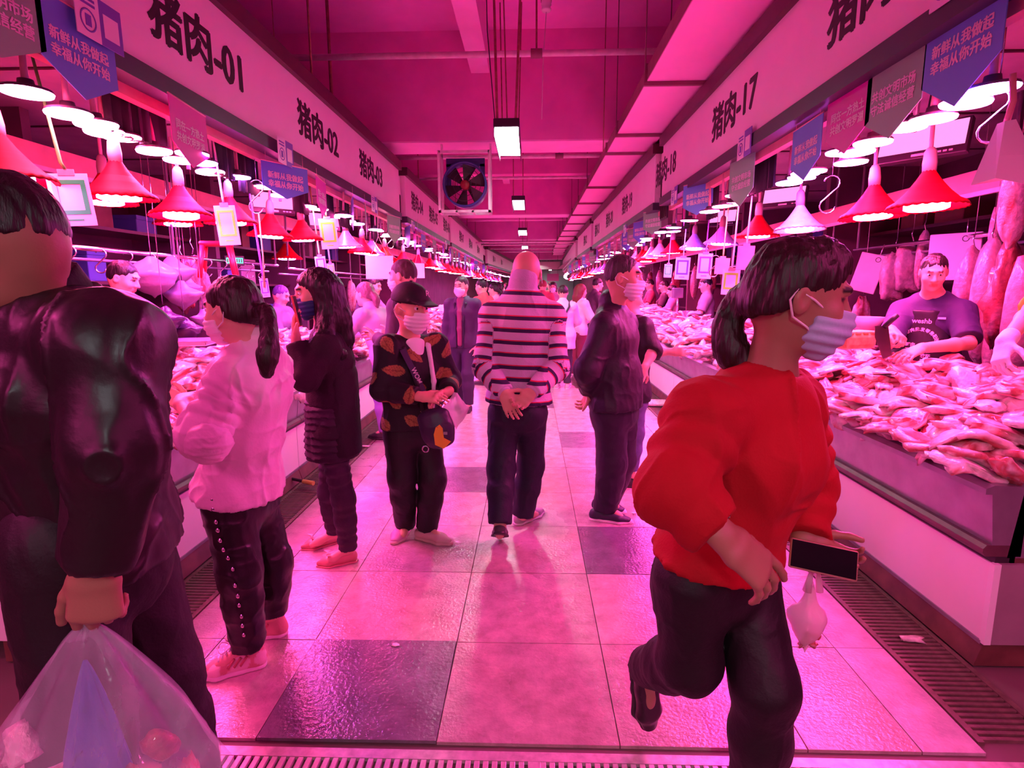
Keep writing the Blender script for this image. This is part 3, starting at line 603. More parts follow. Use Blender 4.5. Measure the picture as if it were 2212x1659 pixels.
def paint(me, C):
    a = me.color_attributes.new('tint', 'FLOAT_COLOR', 'POINT'); C = np.asarray(C, np.float32)
    if C.shape[1] == 3: C = np.concatenate([C, np.ones((len(C), 1), np.float32)], 1)
    a.data.foreach_set('color', C.ravel())
def mixc(a, b, t): t = np.clip(t, 0, 1)[:, None]; return np.asarray(a)[None]*(1-t)+np.asarray(b)[None]*t
m_meat = M('raw_pork', (.8, .5, .5), .3, attr='tint', bump=.5, bs=55, coat=.4, var=.35, vs_=28)
FAT = (.92, .8, .8); LEAN = (.6, .12, .13); SKIN_P = (.9, .66, .64); DK = (.26, .03, .05)
def blob(seed, rad, nx=18, ny=10, ex=.7, amp=.2, fq=2.2, bendx=0., kind='slab', wave=0.):
    th = np.linspace(-pi/2, pi/2, ny); ph = np.linspace(0, 2*pi, nx, endpoint=False)
    T, Pp = np.meshgrid(th, ph, indexing='ij'); sg = lambda v, e: np.sign(v)*np.abs(v)**e
    x = sg(np.cos(T), ex)*sg(np.cos(Pp), ex); y = sg(np.cos(T), ex)*sg(np.sin(Pp), ex); z = sg(np.sin(T), ex)
    U = np.stack([x, y, z], -1).reshape(-1, 3)
    P = U*np.array(rad)
    n = vnoise(U, fq, seed); n2 = vnoise(U, fq*2.3, seed+9)
    P *= (1+amp*n+amp*.5*n2)[:, None]
    if wave: P[:, 2] += wave*np.sin(P[:, 0]/rad[0]*4+seed)+wave*.6*vnoise(P/np.array(rad).max(), 3, seed+4)
    if bendx: P[:, 2] -= bendx*(P[:, 0]**2)/rad[0]
    q = []
    for i in range(ny-1):
        for k in range(nx): q.append((i*nx+k, i*nx+(k+1) % nx, (i+1)*nx+(k+1) % nx, (i+1)*nx+k))
    t = U[:, 2]; s = vnoise(U, 2.6, seed+2); fine = vnoise(U, 7, seed+5)
    if kind == 'slab': C = mixc(LEAN, FAT, .5+1.8*np.sin(t*5+s*2.2)+.5*fine)
    elif kind == 'skin': C = mixc(SKIN_P, FAT, .5+.8*s); C = np.where((t < -.15)[:, None], mixc(LEAN, FAT, .5+1.5*fine+s), C)
    elif kind == 'lean': C = mixc(LEAN, FAT, -.05+1.4*np.maximum(fine, s)-.3)
    elif kind == 'rib': C = mixc(LEAN, FAT, .5+1.6*np.sin(U[:, 0]*13+s))
    elif kind == 'dark': C = mixc(DK, LEAN, .3+.6*s)
    else: C = mixc(FAT, SKIN_P, .5+.8*s)
    me = mesh_np('pork', P, np.array(q), True); paint(me, C); me.materials.append(m_meat); return me
kinds = {
 'pork_belly_slab': ([blob(s, (.13, .075, .022), 26, 10, .55, .2, 2, .25, 'slab', .008) for s in (1, 2, 3)], 'layered pork belly slab'),
 'pork_skin_sheet': ([blob(s+10, (.14, .095, .017), 26, 8, .6, .3, 2.4, .4, 'skin', .014) for s in (1, 2, 3)], 'pale pork skin sheet'),
 'lean_pork_cut': ([blob(s+20, (.075, .045, .022), 22, 10, .75, .3, 2.6, .2, 'lean', .008) for s in (1, 2, 3)], 'red lean pork cut'),
 'pork_strip': ([blob(s+30, (.16, .032, .018), 28, 8, .6, .25, 2.5, .15, 'slab', .01) for s in (1, 2)], 'long streaky pork strip'),
 'rib_rack': ([blob(s+40, (.13, .07, .022), 30, 9, .5, .18, 3, .3, 'rib', .008) for s in (1, 2)], 'pork rib rack'),
 'pork_fat_piece': ([blob(s+50, (.09, .065, .022), 22, 9, .7, .4, 2.8, .3, 'fat', .012) for s in (1, 2, 3)], 'whitish pork fat lump'),
 'pork_trotter': ([blob(s+60, (.11, .028, .028), 20, 9, .9, .25, 2.2, 0, 'skin') for s in (1,)], 'pale pork trotter'),
 'pork_liver': ([blob(s+70, (.08, .055, .014), 18, 8, .85, .2, 2, .1, 'dark') for s in (1,)], 'dark pork liver'),
}
# ------------------------------------------------------------------ counters
def sx(sd, d): return (XL if sd < 0 else XR)+sd*d
def ztop(d): return .735+.4*min(max(d, 0), .8)
m_railk = M('dark_greasy_rail', (.14, .06, .08), .42, metal=.2, var=.3, vs_=12)
def counter(sd, a, b_, lab, detail=True):
    e = empty('meat_counter', (sx(sd, 0), a, 0), label=lab, cat='counter'); L = b_-a; g = .004
    P = lambda pts, n, m: (lambda q: q.obj(n, m, e))(B().prism([(sd*p[0], p[1]) for p in pts], g, L-g, 1))
    P([(-.02, 0), (.3, 0), (.3, .1), (.01, .1)], 'plinth', m_plinth)
    P([(0, .1), (.05, .1), (.05, .425), (0, .425)], 'white_panel', m_panel)
    P([(-.006, .092), (.02, .092), (.02, .108), (-.006, .108)], 'lower_trim', m_steel)
    P([(.008, .425), (.08, .425), (.08, .455), (.008, .455)], 'rubber_seal', m_seal)
    P([(-.03, .455), (.1, .455), (.1, .5), (-.03, .5), (-.042, .485), (-.042, .47)], 'lower_rail', m_railk)
    P([(-.01, .5), (.1, .5), (.1, .7), (-.035, .7)], 'steel_apron', m_steel)
    P([(-.06, .7), (.12, .7), (.12, .728), (-.03, .735), (-.06, .722)], 'edge_ledge', m_steel)
    P([(.05, .45), (.68, .45), (.68, .945), (.64, .945), (.08, .715)], 'tray', m_steel)
    P([(.06, .1), (.66, .1), (.66, .45), (.06, .45)], 'carcass', m_plinth)
    q = B(); q.tube([(sd*.03, .02, .765), (sd*.03, L-.02, .765)], .006, 6)
    for t in np.arange(.1, L, .35): q.tube([(sd*.03, t, .73), (sd*.03, t, .765)], .004, 5)
    q.obj('guard_wire', m_steel2, e)
    P([(.56, .95), (.7, .95), (.7, .98), (.56, .98)], 'cutting_shelf', m_white)
    return e
m_endp = M('counter_end_panel', (.3, .22, .25), .5, var=.2)
segs = {-1: [2.02, 4.25, 6.7, 9.4, 12.5, 16, 21, 29], 1: [2.09, 4.5, 7., 9.6, 12.8, 16.5, 21, 28]}
nm = ['nearest', 'second', 'third', 'fourth', 'fifth', 'sixth', 'farthest']
for sd in (-1, 1):
    for k in range(7): 
        c = counter(sd, segs[sd][k], segs[sd][k+1], '%s steel topped meat counter with white front panel along the %s of the aisle' % (nm[k], 'left' if sd < 0 else 'right'))
        if k == 0:
            B().box(sd*.02, sd*.68, -.012, .003, .1, .43).obj('end_panel', m_endp if sd > 0 else m_panel, c)
            B().box(-sd*.005, sd*.02, -.014, .01, .1, .43).obj('corner_trim', m_white, c)
    # meat
    rr = random.Random(11+sd)
    ks = list(kinds); cnt = 0; pl = {}
    Y = segs[sd][0]+.1
    order = ['pork_belly_slab', 'rib_rack', 'pork_skin_sheet', 'lean_pork_cut', 'pork_strip', 'pork_fat_piece', 'pork_trotter', 'pork_liver']
    while Y < 13.5:
        far = (Y > 6.); step = .075 if Y < 4.3 else .1 if not far else .15
        stall = int((Y-segs[sd][0])//1.1); hero = order[(stall*3+(1 if sd > 0 else 4)) % 6]
        nacross = 6 if not far else 4
        for j in range(nacross):
            d = .07+(.5/(nacross-1))*j+rr.uniform(-.04, .04)
            if rr.random() < .1: continue
            kd = hero if rr.random() < .5 else rr.choice(ks)
            me = rr.choice(kinds[kd][0]); layer = rr.choice((0, .025, .05))
            zn = 'by the front edge' if j == 0 else 'in the middle' if j < nacross-1 else 'by the cutting shelf'
            st = 'distant' if far else ('nearest' if Y < 4.25 else 'second')
            o = mobj(kd, me, None); cnt += 1
            o.location = (sx(sd, d), Y+rr.uniform(-.05, .05), ztop(d)+.035+layer)
            o.rotation_euler = (rr.uniform(-.3, .3), -sd*.32+rr.uniform(-.25, .25), rr.choice((0, pi))+rr.uniform(-.6, .6)+(0 if rr.random() < .7 else pi/2))
            s = rr.uniform(.85, 1.25)*(1.35 if far else 1); o.scale = (s, s*rr.uniform(.85, 1.1), s)
            pl.setdefault('%s %s, %s %s counter%s' % (kinds[kd][1], zn, st, 'left' if sd < 0 else 'right', 's' if far else ''), []).append(o)
            tag(o, 'meat', 'meat', kinds[kd][1]+'s on the '+('left' if sd < 0 else 'right'))
        Y += step
    for lb, os_ in pl.items():
        for i_, o in enumerate(sorted(os_, key=lambda t: t.location.y)): o['label'] = '%s, %s from its near end' % (lb, ordn(i_))
    # heap beyond
    q = B(); nY = 60; 
    v = []; f = []
    for i in range(nY+1):
        Yy = 13.4+(27.5-13.4)*i/nY
        for j in range(7):
            d = .06+.09*j; v.append((sx(sd, d), Yy, ztop(d)+.03+.06*rr.random()))
    for i in range(nY):
        for j in range(6): f.append((i*7+j, i*7+j+1, (i+1)*7+j+1, (i+1)*7+j))
    me = mesh_np('heap', v, np.array(f), True); Pn = np.array(v); paint(me, mixc(LEAN, FAT, .6+vnoise(Pn, 9, 2))); me.materials.append(m_meat)
    mobj('meat_heap', me, None, None, label='heaps of pork on the distant %s counters, too far to pick apart' % ('left' if sd < 0 else 'right'), cat='meat', kind='stuff')
# meat hanging over the right front corner
rr = random.Random(5)
for k in range(16):
    Y = 2.12+.075*k+rr.uniform(-.02, .02); kd = rr.choice(['pork_skin_sheet', 'pork_belly_slab', 'lean_pork_cut', 'pork_strip', 'pork_fat_piece'])
    o = mobj(kd, rr.choice(kinds[kd][0])); o.location = (XR+rr.uniform(-.03, .04), Y, .765+rr.uniform(0, .03)); o.rotation_euler = (rr.uniform(-.3, .3), -.5+rr.uniform(-.3, .3), rr.uniform(-.4, .4)+pi); o.scale = (.9, 1., 1.1)
    tag(o, '%s draped over the nearest right counter ledge, %s from the corner' % (kinds[kd][1], ordn(k)), 'meat', 'pieces hanging over the right counter ledge')
# ------------------------------------------------------------------ behind the counters
m_plank = M('cutting_board', (.46, .35, .38), .5, var=.1)
def board(loc, w, h, rz, lab, col=None):
    e = empty('cutting_board', loc, rz, label=lab, cat='cutting board')
    q = B(); q.box(-w/2, w/2, -.012, .012, -h/2, h/2, .006); q.obj('panel', col or m_plank, e)
    q = B(); q.lathe([(.018, -.013), (.024, -.013), (.024, .013), (.018, .013), (.018, -.013)], n=14); o = q.obj('eyelet', m_black, e); o.rotation_euler = (pi/2, 0, 0); o.location = (w*.2, 0, h/2-.045)
    B().tube([(w*.2, 0, h/2-.03), (w*.2, 0, h/2+.1)], .004, 5).obj('hook', m_steel2, e); return e
def back(px, py, X): return at(px, py, yat(px, X, py))
board(back(2060, 555, 3.3), .34, .36, -.9, 'pale cutting board hanging behind the apron vendor, right stall', M('dull_white_board', (.45, .42, .46), .5))
board(back(1875, 590, 3.2), .22, .36, -.7, 'narrow tilted cutting board hanging beyond the ponytail woman', m_plank).rotation_euler[1] = .25
# hanging rails and hung pork
def rail(sd, X, Y0, Y1, z, lab):
    e = empty('hanging_rail', (X, Y0, z), label=lab, cat='rail')
    B().tube([(0, 0, 0), (0, Y1-Y0, 0)], .018, 10).obj('bar', m_steel2, e); B().tube([(sd*.12, 0, -.07), (sd*.12, Y1-Y0, -.07)], .012, 8).obj('lower_bar', m_steel, e)
    for y in (0.05, (Y1-Y0)/2, Y1-Y0-.05): B().tube([(0, y, 0), (0, y, 2.78-z)], .012, 8).obj('post', m_steel, e)
    return e
rail(-1, -3.15, 3.0, 7.2, 1.76, 'chrome double rail with hooks across the nearest left stalls')
rail(-1, -3.2, 7.6, 13., 1.74, 'chrome double rail further along the left stalls')
rail(1, 3.35, 2.4, 6.2, 1.84, 'steel rail holding hung pork behind the apron vendor')
rail(1, 3.3, 6.5, 13, 1.8, 'steel rail holding hung pork further along the right stalls')
hm = {}
def hung(seed, kind, rad, amp=.12, fq=1.8):
    me = blob(seed, rad, 18, 14, .85, amp, fq, 0, kind); return me
hm['side'] = [hung(101, 'skin', (.1, .07, .33)), hung(102, 'skin', (.085, .06, .36)), hung(103, 'fat', (.09, .06, .32))]
hm['ribs'] = [hung(104, 'lean', (.12, .06, .26), .3, 3), hung(105, 'rib', (.12, .05, .24), .25, 3)]
hm['coat'] = [hung(106, 'fat', (.14, .06, .2), .22, 2.5)]
for L_ in hm.values():  # shade of the stall depths multiplied into the hung meat colours
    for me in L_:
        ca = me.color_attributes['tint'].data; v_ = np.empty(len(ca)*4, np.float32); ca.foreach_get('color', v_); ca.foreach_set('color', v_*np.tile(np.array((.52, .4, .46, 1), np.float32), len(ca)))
def hang(px, py, X, kind, lab, sc=1., rz=0., i=0):
    P = back(px, py, X); L = hm[kind]; e = empty('hung_pork', P, rz, label=lab, cat='meat')
    o = mobj('flesh', L[i % len(L)], None, e); o.scale = (sc, sc, sc)
    top = .3*sc if kind != 'coat' else .2*sc
    B().tube([(0, 0, top-.02), (.012, 0, top+.03), (0, 0, top+.06), (-.012, 0, top+.09), (0, 0, top+.13)], .005, 6).obj('hook', m_steel2, e); B().tube([(0, 0, top+.12), (0, 0, 2.785-P[2])], .003, 5).obj('wire', m_steel2, e)
hang(2090, 640, 3.2, 'side', 'long pale pork side hanging nearest to the white board', 1.05, .3, 0)
hang(2128, 650, 3.05, 'side', 'smooth pale pork side hung left of the dark ribs', 1.15, .2, 1)
hang(2172, 635, 2.95, 'ribs', 'ragged dark red rib meat hanging between pale sides', 1.1, .2, 0)
hang(2205, 690, 2.85, 'side', 'pale pork side hanging at the right picture edge', 1.1, .1, 2)
hang(2150, 730, 3.1, 'side', 'short pale pork side low behind the glove', .8, .1, 2)
hang(1930, 600, 3.4, 'coat', 'pinkish draped pork sheet left of the vendor', 1.1, .4)
hang(1965, 580, 3.5, 'coat', 'second pinkish draped pork sheet left of the vendor', 1.1, .2)
hang(1992, 560, 3.5, 'side', 'narrow pork strip hanging right behind the vendor', .7, .3, 1)
hang(1860, 690, 3.3, 'ribs', 'dark meat hanging low behind the ponytail woman', .9, .3, 1)
hang(2192, 430, 2.7, 'side', 'pink pork leg hanging high at the right picture edge', .8, .3, 0)
hang(2150, 500, 3.2, 'side', 'pale pork shank hanging above the ribs', .5, .3, 2)
for k, px in enumerate((1535, 1500, 1460, 1425, 1405, 1390)): hang(px, 610, 3.3, 'side' if k % 2 else 'ribs', 'hung pork behind the far right vendors, %s past the hung cards' % ORD[k], .9, .2, k)
for k, (px, py) in enumerate(((398, 620), (420, 600), (443, 640), (655, 650), (690, 640), (730, 640), (760, 640))): hang(px, py, -3.2, 'ribs' if k in (0, 1, 4) else 'side', 'hung pork in the left stalls, %s from the camera' % ORD[k], .8, .2, k)
for k in range(14):
    Y = 3.1+.28*k; e = hook(1146-3.15*1241/Y, 623-.2*1241/Y, -3.15, .17, 'bare steel hook on the left double rail, %s from the camera' % ORD[k])
# plastic bags piled behind the left counter
m_bagw = M('white_poly_bag', (.36, .28, .37), .3, trans=.15, bump=.3, bs=30); m_bagd = M('dark_poly_bag', (.05, .02, .07), .25, bump=.4, bs=25); m_baggr = M('grey_poly_bag', (.3, .2, .33), .3, bump=.4, bs=25)
def polybag(seed, P, r, mat, lab, top=True, sc=(1, 1, 1)):
    ny, nx = 16, 22; V = []
    for i in range(ny):
        t = i/(ny-1); rr_ = math.sin(pi*min(t*1.15, 1)**.8)*.9+.05 if not top else (math.sin(min(t*1.5, 1)*pi/2) if t < .62 else 1-.85*((t-.62)/.38)**.6)
        if t < .25: rr_ *= (t/.25)**.4 if t > 0 else .01
        for k in range(nx):
            a = 2*pi*k/nx; V.append((math.cos(a)*rr_, math.sin(a)*rr_, t*1.7-.85))
    V = np.array(V); n = vnoise(V, 2.2, seed); n2 = np.abs(vnoise(V, 5, seed+3)); V[:, :2] *= (1+.22*n+.16*n2)[:, None]; V[:, 2] += .1*n
    V = V*np.array(sc)*r
    q = [(i*nx+k, i*nx+(k+1) % nx, (i+1)*nx+(k+1) % nx, (i+1)*nx+k) for i in range(ny-1) for k in range(nx)]
    me = mesh_np('bag', V, np.array(q), True); return mobj('plastic_bag', me, mat, None, label=lab, cat='bag')
for k, (px, py, X, r, mt, lab) in enumerate([(330, 600, -2.95, .2, m_bagw, 'white plastic bag hanging topmost behind the left vendor'), (375, 590, -2.95, .16, m_bagw, 'white plastic bag hung below the chrome rail'), (395, 640, -2.85, .14, m_bagw, 'white printed plastic bag in the left bag pile'), (405, 625, -3.0, .13, m_baggr, 'grey plastic bag between white bags, left pile'), (355, 695, -2.75, .14, m_bagd, 'dark plastic bag low in the left bag pile'), (400, 715, -2.7, .13, m_bagd, 'dark shiny plastic bag beside the steel scoop'), (440, 690, -2.75, .1, m_baggr, 'small grey plastic bag by the ponytail woman mask')]):
    o = polybag(k, None, r, mt, lab, True, (1, .8, 1)); o.location = back(px, py, X); B().tube([(0, 0, r*.8), (0, 0, 2.785-o.location.z)], .003, 5).obj('string', m_steel2, o)
# stool hung upside, boxes, thermal camera lights
e = empty('red_stool', back(470, 555, -3.0), .4, label='red plastic stool hanging on the left stall rail', cat='stool')
B().box(-.14, .14, -.14, .14, .1, .14, .02).obj('seat', m_red, e)
for x in (-1, 1):
    for y in (-1, 1): B().tube([(x*.11, y*.11, .1), (x*.15, y*.15, -.2)], [.024, .02], 8).obj('leg', m_red, e)
for k, px in enumerate((497, 517)):
    e = empty('scale_display', back(px, 563, -3.1), .7, label='small green glowing digit display, %s of two behind the red stool' % ('left' if k == 0 else 'right'), cat='display')
    B().box(-.05, .05, 0, .05, -.05, .05, .006).obj('case', m_black, e); B().box(-.035, .035, -.004, .002, -.028, .028).obj('lit_panel', M('green_display', (0, .1, .05), .4, emit=(.02, 1, .5), es=1.4), e)
    for j in range(3): B().box(-.03+.022*j, -.018+.022*j, -.006, -.003, -.02, .02).obj('digit_mask', m_black, e)
# long beam in the stalls and shelves at the back
for sd, X, z in ((1, 3.05, 2.1), (-1, -3.4, 2.32)):
    q = B(); q.box(X, X+sd*.16, 2.2, 26, z, z+.15, .004); o = q.obj('stall_beam', m_orange, label='long pinkish beam running through the %s stalls behind the lamps' % ('left' if sd < 0 else 'right'), cat='beam')
    q = B(); q.box(X-sd*.02, X, 2.2, 26, z-.03, z); q.obj('lip', m_pipe, o)
    for k, Y in enumerate((4.35, 6.85, 9.5, 12.6, 16.2)):
        q = B(); q.box(X+sd*.3, 4.5*sd if sd > 0 else -4.7, Y-.04, Y+.04, 0, 2.78); q.obj('wall_stall_%s_%d' % ('left' if sd < 0 else 'right', k+1), m_wall, kind='structure')
m_crate = [M('dark_crate', (.08, .04, .06), .5), M('cardboard', (.22, .1, .08), .7, var=.2), M('blue_crate', (.06, .1, .35), .5), M('pale_box', (.3, .2, .24), .6)]
rr = random.Random(3)
for sd, X in ((-1, -4.2), (1, 4.05)):
    for s_, z in ((0, 1.0), (1, 1.55), (2, 2.05)):
        q = B(); q.box(X-.25, X+.25, 2.6, 15, z-.03, z); o = q.obj('back_shelf', m_darkframe, label='%s back shelf along the %s stall wall' % (('lowest', 'middle', 'top')[s_], 'left' if sd < 0 else 'right'), cat='shelf')
        Y = 2.8; k = 0
        while Y < 12:
            if any(abs(Y+.2-p_) < .36 for p_ in (4.35, 6.85, 9.5, 12.6)): Y += .12; continue
            w = rr.uniform(.2, .4); h = rr.uniform(.15, .36); e = empty('storage_box', (X, Y, z), rr.uniform(-.1, .1), label='%s lidded box on the %s back shelf of the %s stalls, counted from the camera' % (ordn(k), ('lowest', 'middle', 'top')[s_], 'left' if sd < 0 else 'right'), cat='box', group='boxes on the %s back shelf, %s' % (('lowest', 'middle', 'top')[s_], 'left' if sd < 0 else 'right'))
            mt = rr.choice(m_crate); B().box(-.18, .18, -w/2, w/2, 0, h, .008).obj('body', mt, e); B().box(-.19, .19, -w/2-.008, w/2+.008, h-.04, h+.004, .004).obj('lid', mt, e)
            Y += w+rr.uniform(.08, .5); k += 1
# things on the right cutting shelf
e = empty('yellow_pack', at(1845, 735, 3.35), .3, label='yellow wrapped pack lying on the meat left of the butcher', cat='package')
B().box(-.11, .11, -.06, .06, -.05, .05, .03).obj('body', M('yellow_wrap', (.8, .45, .18), .3, var=.5, vs_=25), e)
for k in range(4): B().box(-.1+.052*k, -.06+.052*k, -.061, .061, .04, .055, .006).obj('roll', M('yellow_wrap_light', (.85, .6, .3), .3), e)
e = empty('steel_bowl', back(1866, 712, 2.36), label='pale bowl holding offcuts beside the yellow pack', cat='bowl')
B().lathe([(.001, 0), (.07, 0), (.12, .09), (.125, .09), (.075, -.006), (.001, -.006)], n=24).obj('shell', m_plank, e); B().lathe([(.001, .085), (.06, .075), (.11, .06)], n=16).obj('offcuts', M('offcuts', (.5, .2, .25), .4, var=.4, vs_=40), e)
q = B(); q.box(-.02, .02, -.5, .5, -.012, .012, .004); 
e = empty('block_top', (2.72, 2.75, 1.03), label='red-lit wooden chopping block at the right end of the counter', cat='chopping block')
B().box(-.14, .14, -.5, .45, -.09, .0, .01).obj('slab', M('block_wood', (.65, .25, .25), .5, var=.2), e); B().box(-.15, .15, -.51, .46, -.06, -.035).obj('band', m_steel, e)
e = empty('scale', back(1473, 655, 2.4), .5, label='weighing scale with a display post beside the far right vendors', cat='scale')
B().box(-.15, .15, -.12, .12, -.25, -.2, .01).obj('platform', m_steel2, e); B().tube([(0, .1, -.2), (0, .1, .1)], .018, 8).obj('post', m_steel2, e); B().box(-.1, .1, .08, .14, .08, .24, .01).obj('display_head', m_steel, e)
e = empty('plastic_tray', back(1455, 697, 2.35), .1, label='pale blue plastic tray on the right counter before the vendor', cat='tray')
B().lathe([(.001, 0), (.2, 0), (.24, .06), (.25, .06), (.205, -.008), (.001, -.008)], n=4).obj('basin', M('pale_blue_plastic', (.5, .5, .75), .4), e)
# scoop and tray on the left counter
e = empty('steel_tray', back(390, 745, -2.3), .2, label='steel tray by the pale scoop on the left counter', cat='tray')
B().box(-.2, .2, -.14, .14, 0, .03, .008).obj('pan', m_steel2, e); B().box(-.22, .22, -.16, .16, .026, .034).obj('rim', m_steel2, e)
# litter and a broom at the left plinth
e = empty('broom', atz(655, 1045, .03), label='broom head with a yellow collar lying at the left drain', cat='broom')
B().tube([(-.25, .1, .03), (0, 0, .02)], .012, 8).obj('handle', m_black, e); B().tube([(0, 0, .02), (.09, -.03, .015)], [.016, .018], 8).obj('collar', M('yellow_collar', (.75, .6, .1), .4), e)
for k, (px, py, lab) in enumerate(((1970, 1382, 'scrap of white paper on the right drain grate'), (790, 965, 'crumpled white tissue on the border tiles, left'), (1370, 1110, 'tiny white scrap by the navy shoes'), (855, 1395, 'orange crumb on the dark floor tile'), (1410, 875, 'pile of pinkish packaging at the right counter foot'))):
    P = atz(px, py, .004); s = .05 if k != 4 else .22; V = blob(200+k, (s, s*.5, s*.16), 12, 6, .8, .5, 3, 0, 'fat'); o = mobj('litter', V, None, None, label=lab, cat='litter'); o.location = (P[0], P[1], .004+s*.12 if k != 3 else .008)
    if k in (2, 3): o.scale = (.4, .4, .4)
# ------------------------------------------------------------------ smooth solid modelling for figures
def nz(v): v = np.asarray(v, float); return v/(np.linalg.norm(v)+1e-12)
class G:
    """group of rounded solids that melt into each other, with its own cutting planes"""
    def __init__(s, clips=(), k=.02, sub=False): s.p = []; s.clips = list(clips); s.k = k; s.sub = sub
    def cone(s, a, b, ra, rb, side=None, k=.02, rip=None):
        a = np.asarray(a, float); b = np.asarray(b, float); m = max(np.max(ra), np.max(rb))+k+(rip[0] if rip else 0)
        s.p.append((0, a, b, ra, rb, side, k, rip, np.minimum(a, b)-m, np.maximum(a, b)+m)); return s
    def chain(s, pts, rs, side=None, k=.02):
        for i in range(len(pts)-1): s.cone(pts[i], pts[i+1], rs[i], rs[i+1], side, k)
        return s
    def ell(s, c, r, fr, k=.02):
        c = np.asarray(c, float); m = max(r)+k; s.p.append((1, c, np.asarray(r, float), fr, None, None, k, None, c-m, c+m)); return s
    def clip(s, p, n): s.clips.append((np.asarray(p, float), nz(n))); return s
def _pd(p, P):
    if p[0] == 1:
        q = P-p[1].astype(np.float32); f = p[3]; r = p[2]
        a = q@f[0].astype(np.float32); b = q@f[1].astype(np.float32); c = q@f[2].astype(np.float32)
        k0 = np.sqrt((a/r[0])**2+(b/r[1])**2+(c/r[2])**2); k1 = np.sqrt((a/r[0]**2)**2+(b/r[1]**2)**2+(c/r[2]**2)**2)+1e-9
        return k0*(k0-1)/k1
    _, a, b, ra, rb, side, k, rip, _, _ = p
    ab = (b-a); L = np.linalg.norm(ab)+1e-9; q = P-a.astype(np.float32); t = np.clip(q@((ab/L/L).astype(np.float32)), 0, 1)
    q = q-t[:, None]*ab.astype(np.float32)
    add = 0
    if rip: add = rip[0]*np.sin(2*pi*(t*L/rip[1]+.35*vnoise(P, 9, 3)))*np.sin(pi*np.clip(t*1.1, 0, 1))
    if side is None: return np.sqrt((q*q).sum(1))-(ra+(rb-ra)*t+add)
    ra = np.asarray(ra, float)*np.ones(2); rb = np.asarray(rb, float)*np.ones(2)
    ax = ab/L; S = nz(side-ax*np.dot(side, ax)); F = np.cross(ax, S)
    w = ra[0]+(rb[0]-ra[0])*t+add; d = ra[1]+(rb[1]-ra[1])*t+add; m = np.minimum(w, d)
    qs = q@S.astype(np.float32); qf = q@F.astype(np.float32); qa = q@ax.astype(np.float32)
    k0 = np.sqrt((qs/w)**2+(qf/d)**2+(qa/m)**2); k1 = np.sqrt((qs/w**2)**2+(qf/d**2)**2+(qa/m**2)**2)+1e-9
    return k0*(k0-1)/k1
def _smin(a, b, k):
    h = np.maximum(k-np.abs(a-b), 0)/k; return np.minimum(a, b)-h*h*k*.25
